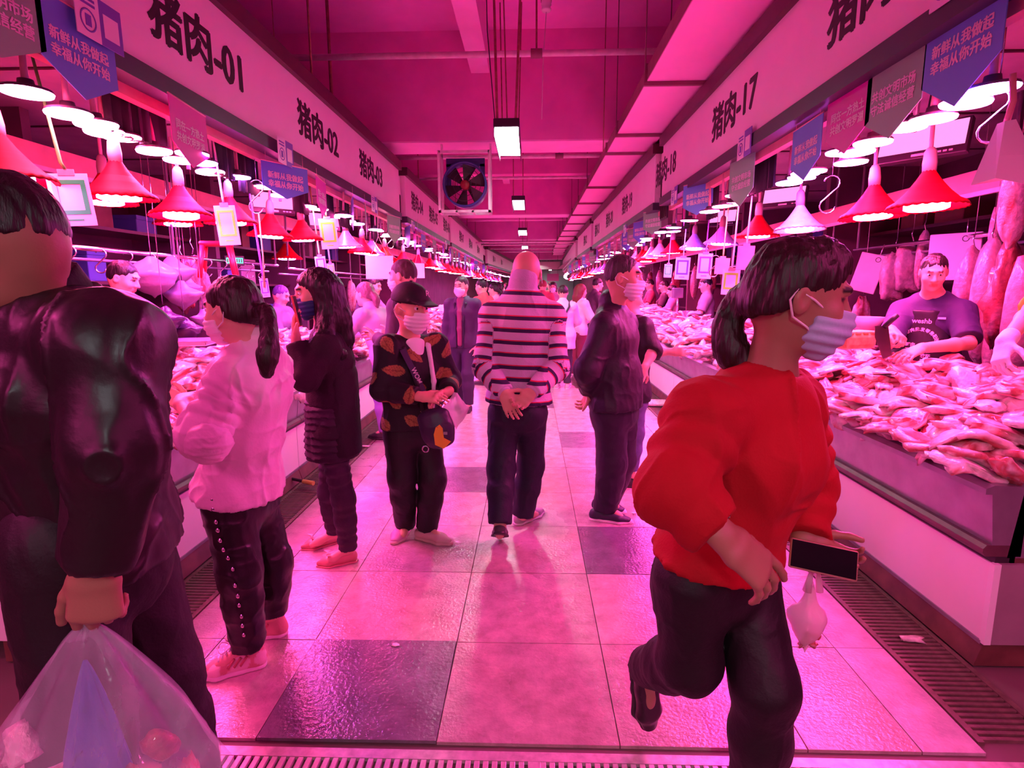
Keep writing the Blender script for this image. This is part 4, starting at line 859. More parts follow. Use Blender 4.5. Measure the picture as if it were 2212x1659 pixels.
def solid(groups, h):
    add = [g for g in groups if not g.sub]
    lo = np.min([p[8] for g in add for p in g.p], 0)-2*h; hi = np.max([p[9] for g in add for p in g.p], 0)+2*h
    n = np.ceil((hi-lo)/h).astype(int)+1
    A = np.full(n, 1., np.float32)
    ax = [lo[i]+h*np.arange(n[i]) for i in range(3)]
    for g in groups:
        l = np.clip(np.floor((np.min([p[8] for p in g.p], 0)-h-lo)/h).astype(int), 0, n-1); u = np.clip(np.ceil((np.max([p[9] for p in g.p], 0)+h-lo)/h).astype(int)+1, 1, n)
        if (u <= l).any(): continue
        sub = np.full(u-l, 1., np.float32)
        for p in g.p:
            a = np.clip(np.floor((p[8]-lo)/h).astype(int)-1, l, u-1); b = np.clip(np.ceil((p[9]-lo)/h).astype(int)+2, l+1, u)
            X, Y, Z = np.meshgrid(ax[0][a[0]:b[0]], ax[1][a[1]:b[1]], ax[2][a[2]:b[2]], indexing='ij')
            P = np.stack([X, Y, Z], -1).reshape(-1, 3).astype(np.float32); d = _pd(p, P).reshape(X.shape).astype(np.float32)
            sl = tuple(slice(a[i]-l[i], b[i]-l[i]) for i in range(3)); sub[sl] = _smin(sub[sl], d, p[6])
        for c, nn in g.clips:
            D = ((ax[0][l[0]:u[0]]-c[0])*nn[0])[:, None, None]+((ax[1][l[1]:u[1]]-c[1])*nn[1])[None, :, None]+((ax[2][l[2]:u[2]]-c[2])*nn[2])[None, None, :]
            sub = np.maximum(sub, D.astype(np.float32))
        sl = tuple(slice(l[i], u[i]) for i in range(3))
        A[sl] = -_smin(-A[sl], sub, max(g.k, 1e-4)) if g.sub else _smin(A[sl], sub, max(g.k, 1e-4))
    for i in range(3):
        s0 = [slice(None)]*3; s0[i] = 0; A[tuple(s0)] = np.maximum(A[tuple(s0)], .01); s0[i] = -1; A[tuple(s0)] = np.maximum(A[tuple(s0)], .01)
    # naive surface nets
    I = A < 0; c = np.zeros(n-1, np.int8)
    offs = [(i, j, k) for i in (0, 1) for j in (0, 1) for k in (0, 1)]
    for o in offs: c += I[o[0]:n[0]-1+o[0], o[1]:n[1]-1+o[1], o[2]:n[2]-1+o[2]]
    act = (c > 0) & (c < 8); cell = np.argwhere(act); idx = np.full(n-1, -1, np.int32); idx[act] = np.arange(len(cell))
    val = np.stack([A[cell[:, 0]+o[0], cell[:, 1]+o[1], cell[:, 2]+o[2]] for o in offs], 1)
    acc = np.zeros((len(cell), 3), np.float32); cnt = np.zeros(len(cell), np.float32)
    for e1 in range(8):
        for e2 in range(e1+1, 8):
            o1, o2 = np.array(offs[e1]), np.array(offs[e2])
            if abs(o1-o2).sum() != 1: continue
            v1, v2 = val[:, e1], val[:, e2]; m = (v1 < 0) != (v2 < 0); t = np.where(m, v1/(v1-v2+1e-12), 0)
            acc += np.where(m[:, None], o1+t[:, None]*(o2-o1), 0); cnt += m
    V = lo+h*(cell+acc/cnt[:, None])
    Q = []
    for d in range(3):
        e, f = (d+1) % 3, (d+2) % 3; s1 = [slice(None)]*3; s2 = [slice(None)]*3; s1[d] = slice(0, n[d]-1); s2[d] = slice(1, n[d])
        a, b = I[tuple(s1)], I[tuple(s2)]; w = np.argwhere(a != b); ok = (w[:, e] > 0) & (w[:, f] > 0) & (w[:, e] < n[e]-1) & (w[:, f] < n[f]-1); w = w[ok]
        fl = a[tuple(w.T)]; E = np.zeros(3, int); E[e] = 1; Fv = np.zeros(3, int); Fv[f] = 1
        q = np.stack([idx[tuple((w-E-Fv).T)], idx[tuple((w-Fv).T)], idx[tuple(w.T)], idx[tuple((w-E).T)]], 1)
        q[~fl] = q[~fl][:, ::-1]; Q.append(q)
    return V, np.concatenate(Q)
def vnormals(V, Q):
    n = np.cross(V[Q[:, 2]]-V[Q[:, 0]], V[Q[:, 3]]-V[Q[:, 1]]); N = np.zeros_like(V)
    for k in range(4):
        for a in range(3): N[:, a] += np.bincount(Q[:, k], n[:, a], len(V))
    return N/(np.linalg.norm(N, axis=1, keepdims=True)+1e-12)
A3 = np.array((1.6, 1.6, .9)); A4 = np.array((1.2, 1.2, 2.6))
def folds(V, Q, amp, fq=(7, 7, 4), seed=0):
    if amp <= 0: return V
    N = vnormals(V, Q); W = V+.05*np.stack([vnoise(V, 5, seed+k) for k in range(3)], 1)
    a = vnoise(W, fq, seed); r = 1-2*np.abs(vnoise(W, np.array(fq)*1.4, seed+5)); r2 = 1-2*np.abs(vnoise(W, np.array(fq)*3.1, seed+8))
    W2 = V+.03*np.stack([vnoise(V, 11, seed+k+20) for k in range(3)], 1); c1 = 1-2*np.abs(vnoise(W2, np.array(fq)*A3*1.1, seed+11)); c1 = np.clip(c1, 0, 1)**4
    c2 = np.clip(1-2*np.abs(vnoise(W2[:, [1, 0, 2]]+.3, np.array(fq)*A4, seed+14)), 0, 1)**4
    return V+N*(amp*(.45*a+.35*r*np.abs(r)+.25*r2+.75*c1*np.clip(a+.6, 0, 1)+.5*c2*np.clip(.6-a, 0, 1)))[:, None]
def segdist(P, a, b):
    ab = b-a; t = np.clip(((P-a)@ab)/(ab@ab), 0, 1); return np.linalg.norm(P-a-t[:, None]*ab, axis=1), t
# ------------------------------------------------------------------ figure parts
def rot(v, ax, a):
    ax = nz(ax); return v*math.cos(a)+np.cross(ax, v)*math.sin(a)+ax*np.dot(ax, v)*(1-math.cos(a))
def hand(wr, d, n, thumb, s=1., curl=(.35, .5, .35), spread=.06, tcurl=.3, each=None, topen=.75):
    """palm, four fingers of their own lengths and a thumb from the side of the palm; d fingers' way, n where the palm looks"""
    d = nz(d); n = nz(n-d*np.dot(n, d)); t = np.cross(d, n); t = t if np.dot(t, thumb) > 0 else -t
    g = G(k=.012); kn = wr+d*.088*s
    g.cone(wr-d*.015*s, wr+d*.03*s, (.029*s, .021*s), (.037*s, .019*s), t, .012); g.cone(wr+d*.03*s, kn, (.037*s, .019*s), (.042*s, .014*s), t, .012)
    g.ell(wr+d*.035*s+t*.02*s+n*.008*s, (.02*s, .03*s, .016*s), (t, d, n), .01)
    for i in range(4):
        b = wr+d*(.09-.004*abs(i-1))*s+t*(.031-.0205*i)*s; Lf = (.072, .08, .074, .058)[i]*s; dd = nz(d+t*spread*(1.5-i)); c = curl if each is None else each[i]
        ax = np.cross(d, n); p = b; r = .0092*s*(1, 1.03, .97, .86)[i]
        for j, fr in enumerate((.45, .31, .24)):
            dd = rot(dd, ax, c[j]); q = p+dd*Lf*fr; g.cone(p, q, r, r*.9, None, .004); p = q; r *= .9
    b = wr+d*.024*s+t*.027*s+n*.006*s; dd = nz(d*(1-topen*.5)+t*topen+n*.25)
    ax = np.cross(dd, nz(d+n*.5)); p = b; r = .0125*s
    for j, L in enumerate((.042, .034, .027)):
        q = p+dd*L*s; g.cone(p, q, r, r*.88, None, .006); p = q; r *= .88; dd = rot(dd, ax, tcurl)
    return g
def headframe(J):
    F = nz(J['hf']); U = nz(J.get('hu', np.array([0, 0, 1.]))-F*np.dot(J.get('hu', np.array([0, 0, 1.])), F)); return np.cross(U, F), F, U
def frame(J):
    U = nz(J['neck']-J['pel']); S = J['shL']-J['shR']; S = nz(S-U*np.dot(S, U)); return S, np.cross(S, U), U
def headgroups(J, s, ears=True):
    s = J.get('hs', s)
    S, F, U = headframe(J); c = J['head']; fr = (S, F, U); g = G(k=.02)
    at_ = lambda a, b, d: c+S*a*s+F*b*s+U*d*s
    E = lambda o, r, k=.02: g.ell(at_(*o), np.array(r)*s, fr, k)
    E((0, -.012, .035), (.074, .094, .083)); E((0, .025, -.02), (.063, .068, .085), .03); E((0, .033, -.075), (.05, .05, .045), .03); E((0, .074, -.102), (.023, .018, .018), .02); E((0, -.045, -.02), (.058, .05, .065), .05)
    for q in (-1, 1): E((q*.037, .062, -.028), (.025, .028, .028), .02)
    g.cone(at_(-.03, .086, .03), at_(.03, .086, .03), .011*s, .011*s, None, .015)
    g.cone(at_(0, .09, .014), at_(0, .112, -.028), .008*s, .0125*s, None, .01)
    for q in (-1, 1): E((q*.012, .1, -.031), (.009, .011, .008), .008)
    g.cone(at_(-.018, .088, -.058), at_(.018, .088, -.058), .0085*s, .0085*s, None, .006); g.cone(at_(-.015, .088, -.068), at_(.015, .088, -.068), .0085*s, .0085*s, None, .006)
    out = [g]
    if ears:
        ge = G(k=.006)
        for q in (-1, 1): ge.ell(at_(q*.076, -.006, -.008), (.011*s, .02*s, .032*s), (nz(S+F*.35*q), nz(F-S*.35*q), U), .006)
        out.append(ge)
        gs = G(k=.004, sub=True)
        for q in (-1, 1): gs.ell(at_(q*.088, 0, -.006), (.009*s, .011*s, .02*s), (nz(S+F*.35*q), nz(F-S*.35*q), U), .004)
        out.append(gs)
    gs = G(k=.008, sub=True)
    for q in (-1, 1): gs.ell(at_(q*.031, .104, .008), (.0155*s, .015*s, .0072*s), fr, .005)
    out.append(gs); return out
def bodygroups(J, s, w=1., fem=False):
    S, F, U = frame(J); pel, nk = J['pel'], J['neck']; L = np.linalg.norm(nk-pel); g = G(k=.04)
    p = lambda t: pel+U*L*t
    a = np.array
    g.cone(p(-.08), p(.14), a((.15, .1))*s*w, a((.135, .092))*s*w, S, .05); g.cone(p(.14), p(.4), a((.135, .092))*s*w, a((.125, .088))*s*w, S, .05)
    g.cone(p(.4), p(.7), a((.125, .088))*s*w, a((.15, .1))*s*w, S, .05); g.cone(p(.7), p(.9), a((.15, .1))*s*w, a((.1, .07))*s*w, S, .05)
    for q, sh in ((1, J['shL']), (-1, J['shR'])):
        g.cone(p(.92), sh, .045*s, .05*s, None, .05); g.ell(p(-.08)+S*q*.06*s-F*.04*s, a((.07, .07, .085))*s*w, (S, F, U), .04)
        if fem: g.ell(p(.62)+S*q*.065*s+F*.075*s, a((.055, .045, .055))*s, (S, F, U), .04)
    hS, hF, hU = headframe(J)
    n = G(k=.045); n.cone(nk-U*.05*s, J['head']-hU*.055*s-hF*.018*s, .06*s, .05*s, None, .03); n.cone(nk-U*.02*s, nk+U*.02*s, .075*s, .055*s, None, .04)
    out = [g, n]
    for k in 'LR':
        q = G(k=.03); sh, el, wr = J['sh'+k], J['el'+k], J['wr'+k]
        q.cone(sh, el, .046*s*w, .036*s, None, .02); q.cone(el, el+(wr-el)*.3, .037*s, .037*s, None, .02); q.cone(el+(wr-el)*.3, wr, .037*s, .026*s, None, .02); out.append(q)
        q = G(k=.04); hp, kn, an, to = J['hip'+k], J['kn'+k], J['an'+k], J['to'+k]
        q.cone(hp, kn, .082*s*w, .05*s, None, .03); q.cone(kn, kn+(an-kn)*.35, .05*s, .051*s, None, .03); q.cone(kn+(an-kn)*.35, an, .05*s, .032*s, None, .03)
        fd = nz(to-an); q.cone(an, an+(to-an)*.55, .03*s, .022*s, None, .02); q.cone(an+(to-an)*.5, to-fd*.05*s, .022*s, .016*s, None, .02); out.append(q)
        if 'hand'+k in J:
            hd = dict(J['hand'+k]); gg = hand(wr, s=s*hd.pop('s', 1.), **hd); gg.k = .012; out.append(gg)
        else: q2 = hand(wr, nz(wr-el), F, U, s); out.append(q2)
    return out+headgroups(J, s)
SKIN = np.array((.72, .42, .32))
def place(me, name, mat, root, loc, **k):
    me.materials.append(mat); o = bpy.data.objects.new(name, me); link(o, root); tag(o, **k)
    return o
def piece(name, groups, h, mat, root, fold=0., fq=(7, 7, 4), seed=0, color=None, post=None, **k):
    V, Q = solid(groups, h); V = folds(V, Q, fold, fq, seed)
    if post: V = post(V, vnormals(V, Q))
    C = color(V) if color else None
    V = V-np.array(root.location); me = mesh_np(name, V, Q, True)
    if C is not None: paint(me, C)
    return place(me, name, mat, root, None, **k)
m_skin = M('skin', (.72, .42, .32), .45, attr='tint', bump=.06, bs=180)
m_eye = M('eye_white', (.8, .75, .75), .15); m_iris = M('eye_dark', (.02, .01, .01), .1)
m_hair = M('black_hair', (.008, .004, .005), .45, bump=.6, bs=90, stretch=(1, 1, .12)); m_hairb = M('brown_hair', (.02, .007, .006), .45, bump=.6, bs=90, stretch=(1, 1, .12)); m_hairg = M('grey_hair', (.045, .03, .032), .5, bump=.6, bs=120, stretch=(1, 1, .3)); m_hairp = M('dyed_hair', (.1, .04, .22), .45, bump=.6, bs=90, stretch=(1, 1, .2))
m_mask = M('white_mask', (.85, .82, .86), .6, bump=.1, bs=120)
def person(label, J, s=1., w=1., fem=False, h=.007, skin=SKIN, eyes=True, lips=True, brow=True, **k):
    root_loc = np.array([(J['anL'][0]+J['anR'][0])/2, (J['anL'][1]+J['anR'][1])/2, 0.])
    V, Q = solid(bodygroups(J, s, w, fem), h)
    hs = J.get('hs', s); S, F, U = headframe(J); q = (V-J['head'])/hs; a, b, c = q@S, q@F, q@U
    C = np.tile(skin, (len(V), 1))*(1+.06*vnoise(V, 25, 2))[:, None]
    lp = (np.abs(a) < .024) & (b > .08) & (np.abs(c+.063) < .012)
    if lips: C[lp] = skin*np.array((.95, .55, .55))
    if brow:
        br = (np.abs(np.abs(a)-.032) < .02) & (b > .075) & (np.abs(c-.032+.1*np.abs(np.abs(a)-.03)) < .006); C[br] = (.03, .015, .015)
    if not eyes:
        ey = (np.abs(np.abs(a)-.031) < .014) & (b > .07) & (np.abs(c-.008) < .006); C[ey] = (.04, .02, .02)
    me = mesh_np('person', V-root_loc, Q, True); paint(me, C); me.materials.append(m_skin)
    o = bpy.data.objects.new('person', me); link(o); o.location = Vector(root_loc.tolist()); tag(o, label, 'person', **k)
    o2 = o
    if eyes:
        for sgn in (-1, 1):
            e = B(); ph = np.linspace(0, pi, 9); e.lathe([(max(.0112*hs*math.sin(t), 1e-4), .0112*hs*math.cos(t)) for t in ph], n=12); eo = e.obj('eye', m_eye, o)
            P = J['head']+S*sgn*.031*hs+F*.0815*hs+U*.008*hs-root_loc; eo.location = Vector(P.tolist())
            z = Vector(F.tolist()); eo.rotation_euler = z.to_track_quat('Z', 'Y').to_euler()
            ir = B(); ir.lathe([(1e-4, .0124*hs), (.0045*hs, .0116*hs), (.0058*hs, .0106*hs)], n=12); ir.obj('iris', m_iris, eo)
    return o
def shirt(root, J, s, w, mat, name='jacket', infl=.018, hem=.12, sleeve=(1., 1.), hemw=1.05, collar=.0, fold=.006, h=.008, armr=None, fem=False, seed=0, color=None, fq=(7, 7, 4), belly=0., rip=None, tilt=None, wmul=1., cr=1., **k):
    S, F, U = frame(J); pel, nk = J['pel'], J['neck']; L = np.linalg.norm(nk-pel); a = np.array; i = infl; p = lambda t: pel+U*L*t
    g = G(k=.03); g.clip(pel-U*hem, tilt if tilt is not None else -U); r = lambda x, y: (a((x, y))*s*w*a((wmul, 1.))+i)
    low = pel-U*(hem+.06)
    g.cone(low, p(.0), r(.155, .108)*hemw, r(.15, .103)*hemw, S, .05); g.cone(p(.0), p(.4), r(.15, .103)*hemw, r(.135, .097), S, .05)
    g.cone(p(.4), p(.7), r(.135, .097), r(.152, .104), S, .05); g.cone(p(.7), p(.9), r(.152, .104), r(.1, .075), S, .05)
    if belly: g.ell(p(.25)+F*.05*s, a((.13, .09, .14))*s*w+belly, (S, F, U), .06)
    if collar: g.cone(nk-U*.03*s, nk+U*collar-F*.01, .075*s*cr, .066*s*cr, None, .03)
    for q, sh in ((1, J['shL']), (-1, J['shR'])):
        g.cone(p(.9), sh, .05*s+i*.6, .052*s+i, None, .05)
        if fem: g.ell(p(.62)+S*q*.065*s+F*.08*s, a((.055, .045, .055))*s+i, (S, F, U), .05)
    out = [g]; ar = armr if armr is not None else i
    for n_, kk in enumerate('LR'):
        sl = sleeve[n_]
        if sl is None: continue
        sh, el, wr = J['sh'+kk], J['el'+kk], J['wr'+kk]; q = G(k=.035)
        if sl > 0:
            e = el+(wr-el)*min(sl, 1.); q.cone(sh, el, .05*s*w+ar, .042*s+ar*1.1, None, .03, rip=rip); q.cone(el, el+(wr-el)*1.05, .043*s+ar*1.1, .032*s+ar*.8, None, .03, rip=rip); q.clip(e, wr-el)
        else:
            e = sh+(el-sh)*(1+sl); q.cone(sh, el, .052*s*w+ar, .046*s+ar*1.2, None, .03); q.clip(e, el-sh)
        out.append(q)
    hS, hF, hU = headframe(J); hole = G(k=.01, sub=True); hole.cone(nk-U*.0, J['head']-hU*.05*s, .062*s, .058*s, None, .01); 
    if not collar: out.append(hole)
    return piece(name, out, h, mat, root, fold, fq, seed, color, **k)
def trousers(root, J, s, w, mat, infl=.012, end=(1., 1.), fold=.004, h=.008, seed=0, name='trousers', wide=1., fem=False, top=.22, color=None, rip=None, **k):
    S, F, U = frame(J); pel, nk = J['pel'], J['neck']; L = np.linalg.norm(nk-pel); a = np.array; i = infl; p = lambda t: pel+U*L*t
    g = G(k=.05); g.cone(p(-.1), p(top), a((.152, .105))*s*w+i, a((.135, .095))*s*w+i, S, .05); out = [g]; g.clip(p(top), U)
    for q, n_ in ((1, 'L'), (-1, 'R')): g.ell(p(-.1)+S*q*.06*s-F*.035*s, a((.075, .075, .09))*s*w+i, (S, F, U), .05)
    for n_, kk in enumerate('LR'):
        hp, kn, an = J['hip'+kk], J['kn'+kk], J['an'+kk]; q = G(k=.02)
        q.cone(hp, kn, .08*s*w+i, (.053*s+i)*wide, None, .03, rip=rip); m = kn+(an-kn)*.4; q.cone(kn, m, (.053*s+i)*wide, (.05*s+i)*wide, None, .04, rip=rip); q.cone(m, an+(an-kn)*.12, (.05*s+i)*wide, (.04*s+i)*wide, None, .03, rip=rip)
        q.clip(kn+(an-kn)*end[n_], an-kn); out.append(q)
    return piece(name, out, h, mat, root, fold, (8, 8, 5), seed, color, **k)
def shoe(root, heel, toe, mat, msole, s=1., h=.006, up=(0, 0, 1), high=.06, sole=.02, width=1., open_=False, pointed=False, name='shoe', color=None, ankle=None):
    heel = np.asarray(heel, float); toe = np.asarray(toe, float); up = nz(up); d = toe-heel; L = np.linalg.norm(d); d = nz(d); up = nz(up-d*np.dot(up, d)); sd = np.cross(up, d); w = width*s
    g = G(k=.02); b = up*sole; P = lambda t, z: heel+d*L*t+up*z
    g.cone(P(.13, .03), P(.4, .03), (.031*w, .035), (.034*w, .034), sd, .02); g.cone(P(.4, .03), P(.72, .024), (.034*w, .034), (.043*w, .028), sd, .02); g.cone(P(.72, .024), P(.93 if not pointed else .97, .018), (.043*w, .028), (.026*w if not pointed else .007, .018 if not pointed else .012), sd, .02)
    if high: g.cone(P(.16, .03), P(.2, high), (.03*w, .036), (.03*w, .04), sd, .02); g.cone(P(.3, high*.8), P(.62, .04), (.026*w, .024), (.03*w, .02), sd, .02)
    g.clip(P(0, .006), -up)
    if high: g.clip(P(0, high+.012), up)
    o = piece(name, [g], h, mat, root, 0, color=color)
    so = G(k=.01); so.cone(P(.12, .0), P(.42, .0), (.033*w+.004, .03), (.034*w+.004, .03), sd, .02); so.cone(P(.42, .0), P(.72, .0), (.034*w+.004, .03), (.045*w+.004, .03), sd, .02); so.cone(P(.72, 0), P(.94 if not pointed else .98, 0), (.045*w+.004, .03), (.028*w if not pointed else .009, .03), sd, .02)
    so.clip(P(0, sole), up).clip(P(0, 0), -up)
    V, Q = solid([so], h); me = mesh_np('sole', V-np.array(root.location), Q, True); place(me, 'sole', msole, o, None)
    return o
def mask(root, J, s, mat, h=.005, loops=True, name='face_mask', color=None, lowtop=0.):
    s = J.get('hs', s)
    S, F, U = headframe(J); c = J['head']; P = lambda a, b, d: c+S*a*s+F*b*s+U*d*s; fr = (S, F, U)
    g = G(k=.01); g.ell(P(0, .05, -.055), np.array((.07, .07, .064))*s, fr, .02); g.ell(P(0, .092, -.035), np.array((.026, .034, .035))*s, fr, .03); g.ell(P(0, .07, -.1), np.array((.035, .03, .028))*s, fr, .02)
    g.clip(P(0, .03, -.05), -F+U*.25).clip(P(0, .06, -.008-lowtop), U+F*.1)
    V, Q = solid([g], h); q = (V-c)@U; N = vnormals(V, Q); V = V+N*(.0022*np.sin(q/s*2*pi/.022))[:, None]; C = color(V) if color else None
    me = mesh_np(name, V-np.array(root.location), Q, True)
    if C is not None: paint(me, C)
    o = place(me, name, mat, root, None)
    if loops:
        for sg in (-1, 1):
            b = B(); l = np.array(root.location)
            b.tube([P(sg*.058, .05, -.02)-l, P(sg*.074, .02, -.004)-l, P(sg*.083, -.02, .012)-l, P(sg*.085, -.03, -.012)-l, P(sg*.08, -.015, -.045)-l, P(sg*.066, .02, -.06)-l, P(sg*.052, .05, -.08)-l], .0025*s, 6); b.obj('ear_loop', m_mask, o)
    return o
def haircut(root, J, s, mat, style='short', h=.006, tail=None, name='hair', seed=0, recede=0., extra=None, fz=.003, mul=1., nape=0.):
    s = J.get('hs', s)
    S, F, U = headframe(J); c = J['head']; P = lambda a, b, d: c+S*a*s+F*b*s+U*d*s; fr = (S, F, U); A = np.array
    g = G(k=.02); g.ell(P(0, -.016, .038), A((.0785, .099, .0865) if style == 'short' else (.082, .102, .089))*s*mul, fr, .02)
    if style == 'short': g.ell(P(0, -.04, -.005), A((.069, .064, .062))*s, fr, .03); g.clip(P(0, 0, -.004+nape), -U+F*.55)
    else: g.ell(P(0, -.04, -.02), A((.084, .078, .085))*s, fr, .03)
    if style == 'tail': g.clip(P(0, 0, -.02), -U+F*.5)
    f = G(k=.01, sub=True); f.ell(P(0, .105-.02*recede, -.035), A((.076, .066+.03*recede, (.112 if style == 'short' else .1)+.02*recede))*s, fr, .02)
    for q in (-1, 1):
        if style != 'long': f.ell(P(q*.085, .012, -.03), A((.03, .03, .045))*s, fr, .02)
    gs = [g]
    if tail: 
        t = G(k=.02); t.chain(*smoothpath(*tail), None, .01); gs.append(t)
    if extra: gs += extra
    gs.append(f)
    if style == 'short': g.clip(P(0, .02, -.03), -U*1.0+F*.0) if False else None
    V, Q = solid(gs, h); N = vnormals(V, Q); q = V-c; V = V+N*(fz*vnoise(np.stack([q@S, q@F, q@U*.18], 1), 70, seed)+fz*.7*vnoise(np.stack([q@S, q@F, q@U*.25], 1), 150, seed+2))[:, None]
    me = mesh_np(name, V-np.array(root.location), Q, True); return place(me, name, mat, root, None)
def smoothpath(pts, rs, n=4):
    P = [np.asarray(p, float) for p in pts]; m = len(P); out, ro = [], []
    for i in range(m-1):
        a, b, c, d = P[max(i-1, 0)], P[i], P[i+1], P[min(i+2, m-1)]
        for j in range(n):
            t = j/n; out.append(.5*(2*b+(c-a)*t+(2*a-5*b+4*c-d)*t*t+(3*b-a-3*c+d)*t**3)); tt = t*t*(3-2*t); ro.append(rs[i]*(1-tt)+rs[i+1]*tt)
    return out+[P[-1]], ro+[rs[-1]]
def joints(px, **vec):
    J = {k: at(*v) for k, v in px.items()}
    for k, v in vec.items(): J[k] = v if isinstance(v, dict) else np.asarray(v, float)
    if 'pel' not in J and 'hipL' in J: J['pel'] = (J['hipL']+J['hipR'])/2
    return J
# ------------------------------------------------------------------ the people nearest to the camera
A_ = np.array
def V3(*a): return np.array(a, float)
m_blkcloth = M('black_trousers_cloth', (.007, .004, .006), .6, bump=.15, bs=120, var=.2); m_navy = M('navy_trousers_cloth', (.01, .007, .026), .65, bump=.15, bs=120, var=.2)
m_sole_w = M('white_sole', (.75, .66, .66), .5); m_sole_d = M('dark_sole', (.03, .02, .025), .5)
# --- D: bald man with striped jumper
J = joints(dict(head=(1138, 590, 3.33), neck=(1130, 632, 3.28), shL=(1064, 682, 3.28), shR=(1192, 682, 3.28), elL=(1048, 795, 3.2), elR=(1203, 795, 3.2), wrL=(1090, 848, 3.05), wrR=(1150, 846, 3.05),
    hipL=(1090, 890, 3.27), hipR=(1147, 890, 3.27), knL=(1083, 1012, 3.22), knR=(1147, 1005, 3.36), anL=(1080, 1138, 3.06), anR=(1130, 1112, 3.36), pel=(1120, 868, 3.27)),
    hf=(.16, .97, -.12), toL=atz(1079, 1168, .02), toR=atz(1168, 1110, .03), hs=1.02)
J['handL'] = dict(d=(.3, -.12, -.8), n=(.3, -.9, .1), thumb=(.6, 0, -.2), curl=(.25, .35, .3)); J['handR'] = dict(d=(-.62, -.12, -.6), n=(-.2, -.8, .3), thumb=(-.6, -.2, .4), curl=(.6, .9, .6))
root = person('bald man in a navy and white striped jumper, seen from behind, hands clasped', J, 1., 1.02, h=.006, skin=A_((.66, .36, .27)))
DJ = J
def stripes(V):
    """red channel: distance down the jumper or along the sleeve; green: sleeve; blue: collar"""
    S, F, U = frame(DJ); u = (DJ['neck']-V)@U+.05; q = V-DJ['neck']; lat = np.abs(q@S)
    uu = u.copy(); rev = np.zeros(len(V))
    for k in 'LR':
        d1, t1 = segdist(V, DJ['sh'+k], DJ['el'+k]); d2, t2 = segdist(V, DJ['el'+k], DJ['wr'+k]); l1 = np.linalg.norm(DJ['el'+k]-DJ['sh'+k])
        arm = np.minimum(d1, d2); al = np.where(d1 < d2, t1*l1, l1+t2*np.linalg.norm(DJ['wr'+k]-DJ['el'+k]))
        m = (arm < .075) & (lat > .155-.2*np.clip(u-.5, 0, .5)); uu = np.where(m, al+.07, uu); rev = np.where(m, 1., rev)
    return np.stack([uu, rev, np.where((u < .03) & (lat < .09), 1., 0.)], 1)
m_strip = M('striped_knit', (.6, .5, .6), .85, bump=.25, bs=160)
nt = m_strip.node_tree; N = nt.nodes; Lk = nt.links; at_n = N.new('ShaderNodeAttribute'); at_n.attribute_name = 'tint'; sp_ = N.new('ShaderNodeSeparateColor'); Lk.new(at_n.outputs['Color'], sp_.inputs[0])
md_ = N.new('ShaderNodeMath'); md_.operation = 'MODULO'; md_.inputs[1].default_value = .068; Lk.new(sp_.outputs[0], md_.inputs[0]); dv = N.new('ShaderNodeMath'); dv.operation = 'DIVIDE'; dv.inputs[1].default_value = .068; Lk.new(md_.outputs[0], dv.inputs[0])
def ramp(st):
    r = N.new('ShaderNodeValToRGB'); r.color_ramp.interpolation = 'CONSTANT'; el_ = r.color_ramp.elements
    for i, (p_, c_) in enumerate(st):
        x_ = el_[i] if i < 2 else el_.new(p_); x_.position = p_; x_.color = (*c_, 1)
    Lk.new(dv.outputs[0], r.inputs[0]); return r
LI, DKN, RDS = (.6, .48, .64), (.025, .012, .06), (.6, .02, .07)
r1 = ramp([(0, LI), (.57, RDS), (.66, DKN), (.95, LI)]); r2 = ramp([(0, LI), (.57, DKN), (.86, RDS), (.95, LI)])
def mixn(a, b_, f, th=True):
    m = N.new('ShaderNodeMix'); m.data_type = 'RGBA'; g_ = N.new('ShaderNodeMath'); g_.operation = 'GREATER_THAN'; g_.inputs[1].default_value = .5; Lk.new(f, g_.inputs[0]); Lk.new(g_.outputs[0], m.inputs['Factor']); Lk.new(a, m.inputs['A'])
    if isinstance(b_, tuple): m.inputs['B'].default_value = (*b_, 1)
    else: Lk.new(b_, m.inputs['B'])
    return m.outputs['Result']
Lk.new(mixn(mixn(r1.outputs[0], r2.outputs[0], sp_.outputs[1]), (.5, .4, .56), sp_.outputs[2]), N['Principled BSDF'].inputs['Base Color'])
shirt(root, J, 1., 1.02, m_strip, 'jumper', .02, -.0, (.97, .97), 1.04, .07, .007, .0055, color=stripes, seed=3, cr=1.13)
cuffs = []
for k in 'LR':
    g = G(k=.01); d = nz(J['wr'+k]-J['el'+k]); g.cone(J['wr'+k]-d*.045, J['wr'+k]+d*.004, .041, .037, None, .01); g.clip(J['wr'+k]+d*.006, d); piece('cuff', [g], .006, M('lilac_cuff', (.55, .42, .58), .85), root, .002)
trousers(root, J, 1., .98, m_navy, .016, (.95, 1.0), .006, .007, 5, wide=1.12, top=.1)
m_sh = M('grey_shoe', (.42, .34, .36), .5); m_shd = M('dark_shoe', (.06, .04, .05), .45)
shoe(root, atz(1112, 1136, .0), atz(1172, 1106, .0), m_sh, m_sole_w, 1., high=.05)
hl = J['anL']+V3(0, -.05, -.0); shoe(root, hl+V3(0, -.0, -.02), J['toL']+V3(0, .06, -.01), m_shd, m_sole_d, 1., up=(0, .85, .5), high=.05)
b = B(); l = A_(root.location); S, F, U = headframe(J); c = J['head']; b.tube([c-S*.079*1.02+F*.06-U*.05-l, c-S*.082-F*.0+U*.01-l, c-S*.086-F*.02+U*.0-l, c-S*.084-F*.02-U*.03-l], .0025, 6); b.obj('mask_loop', m_mask, root)
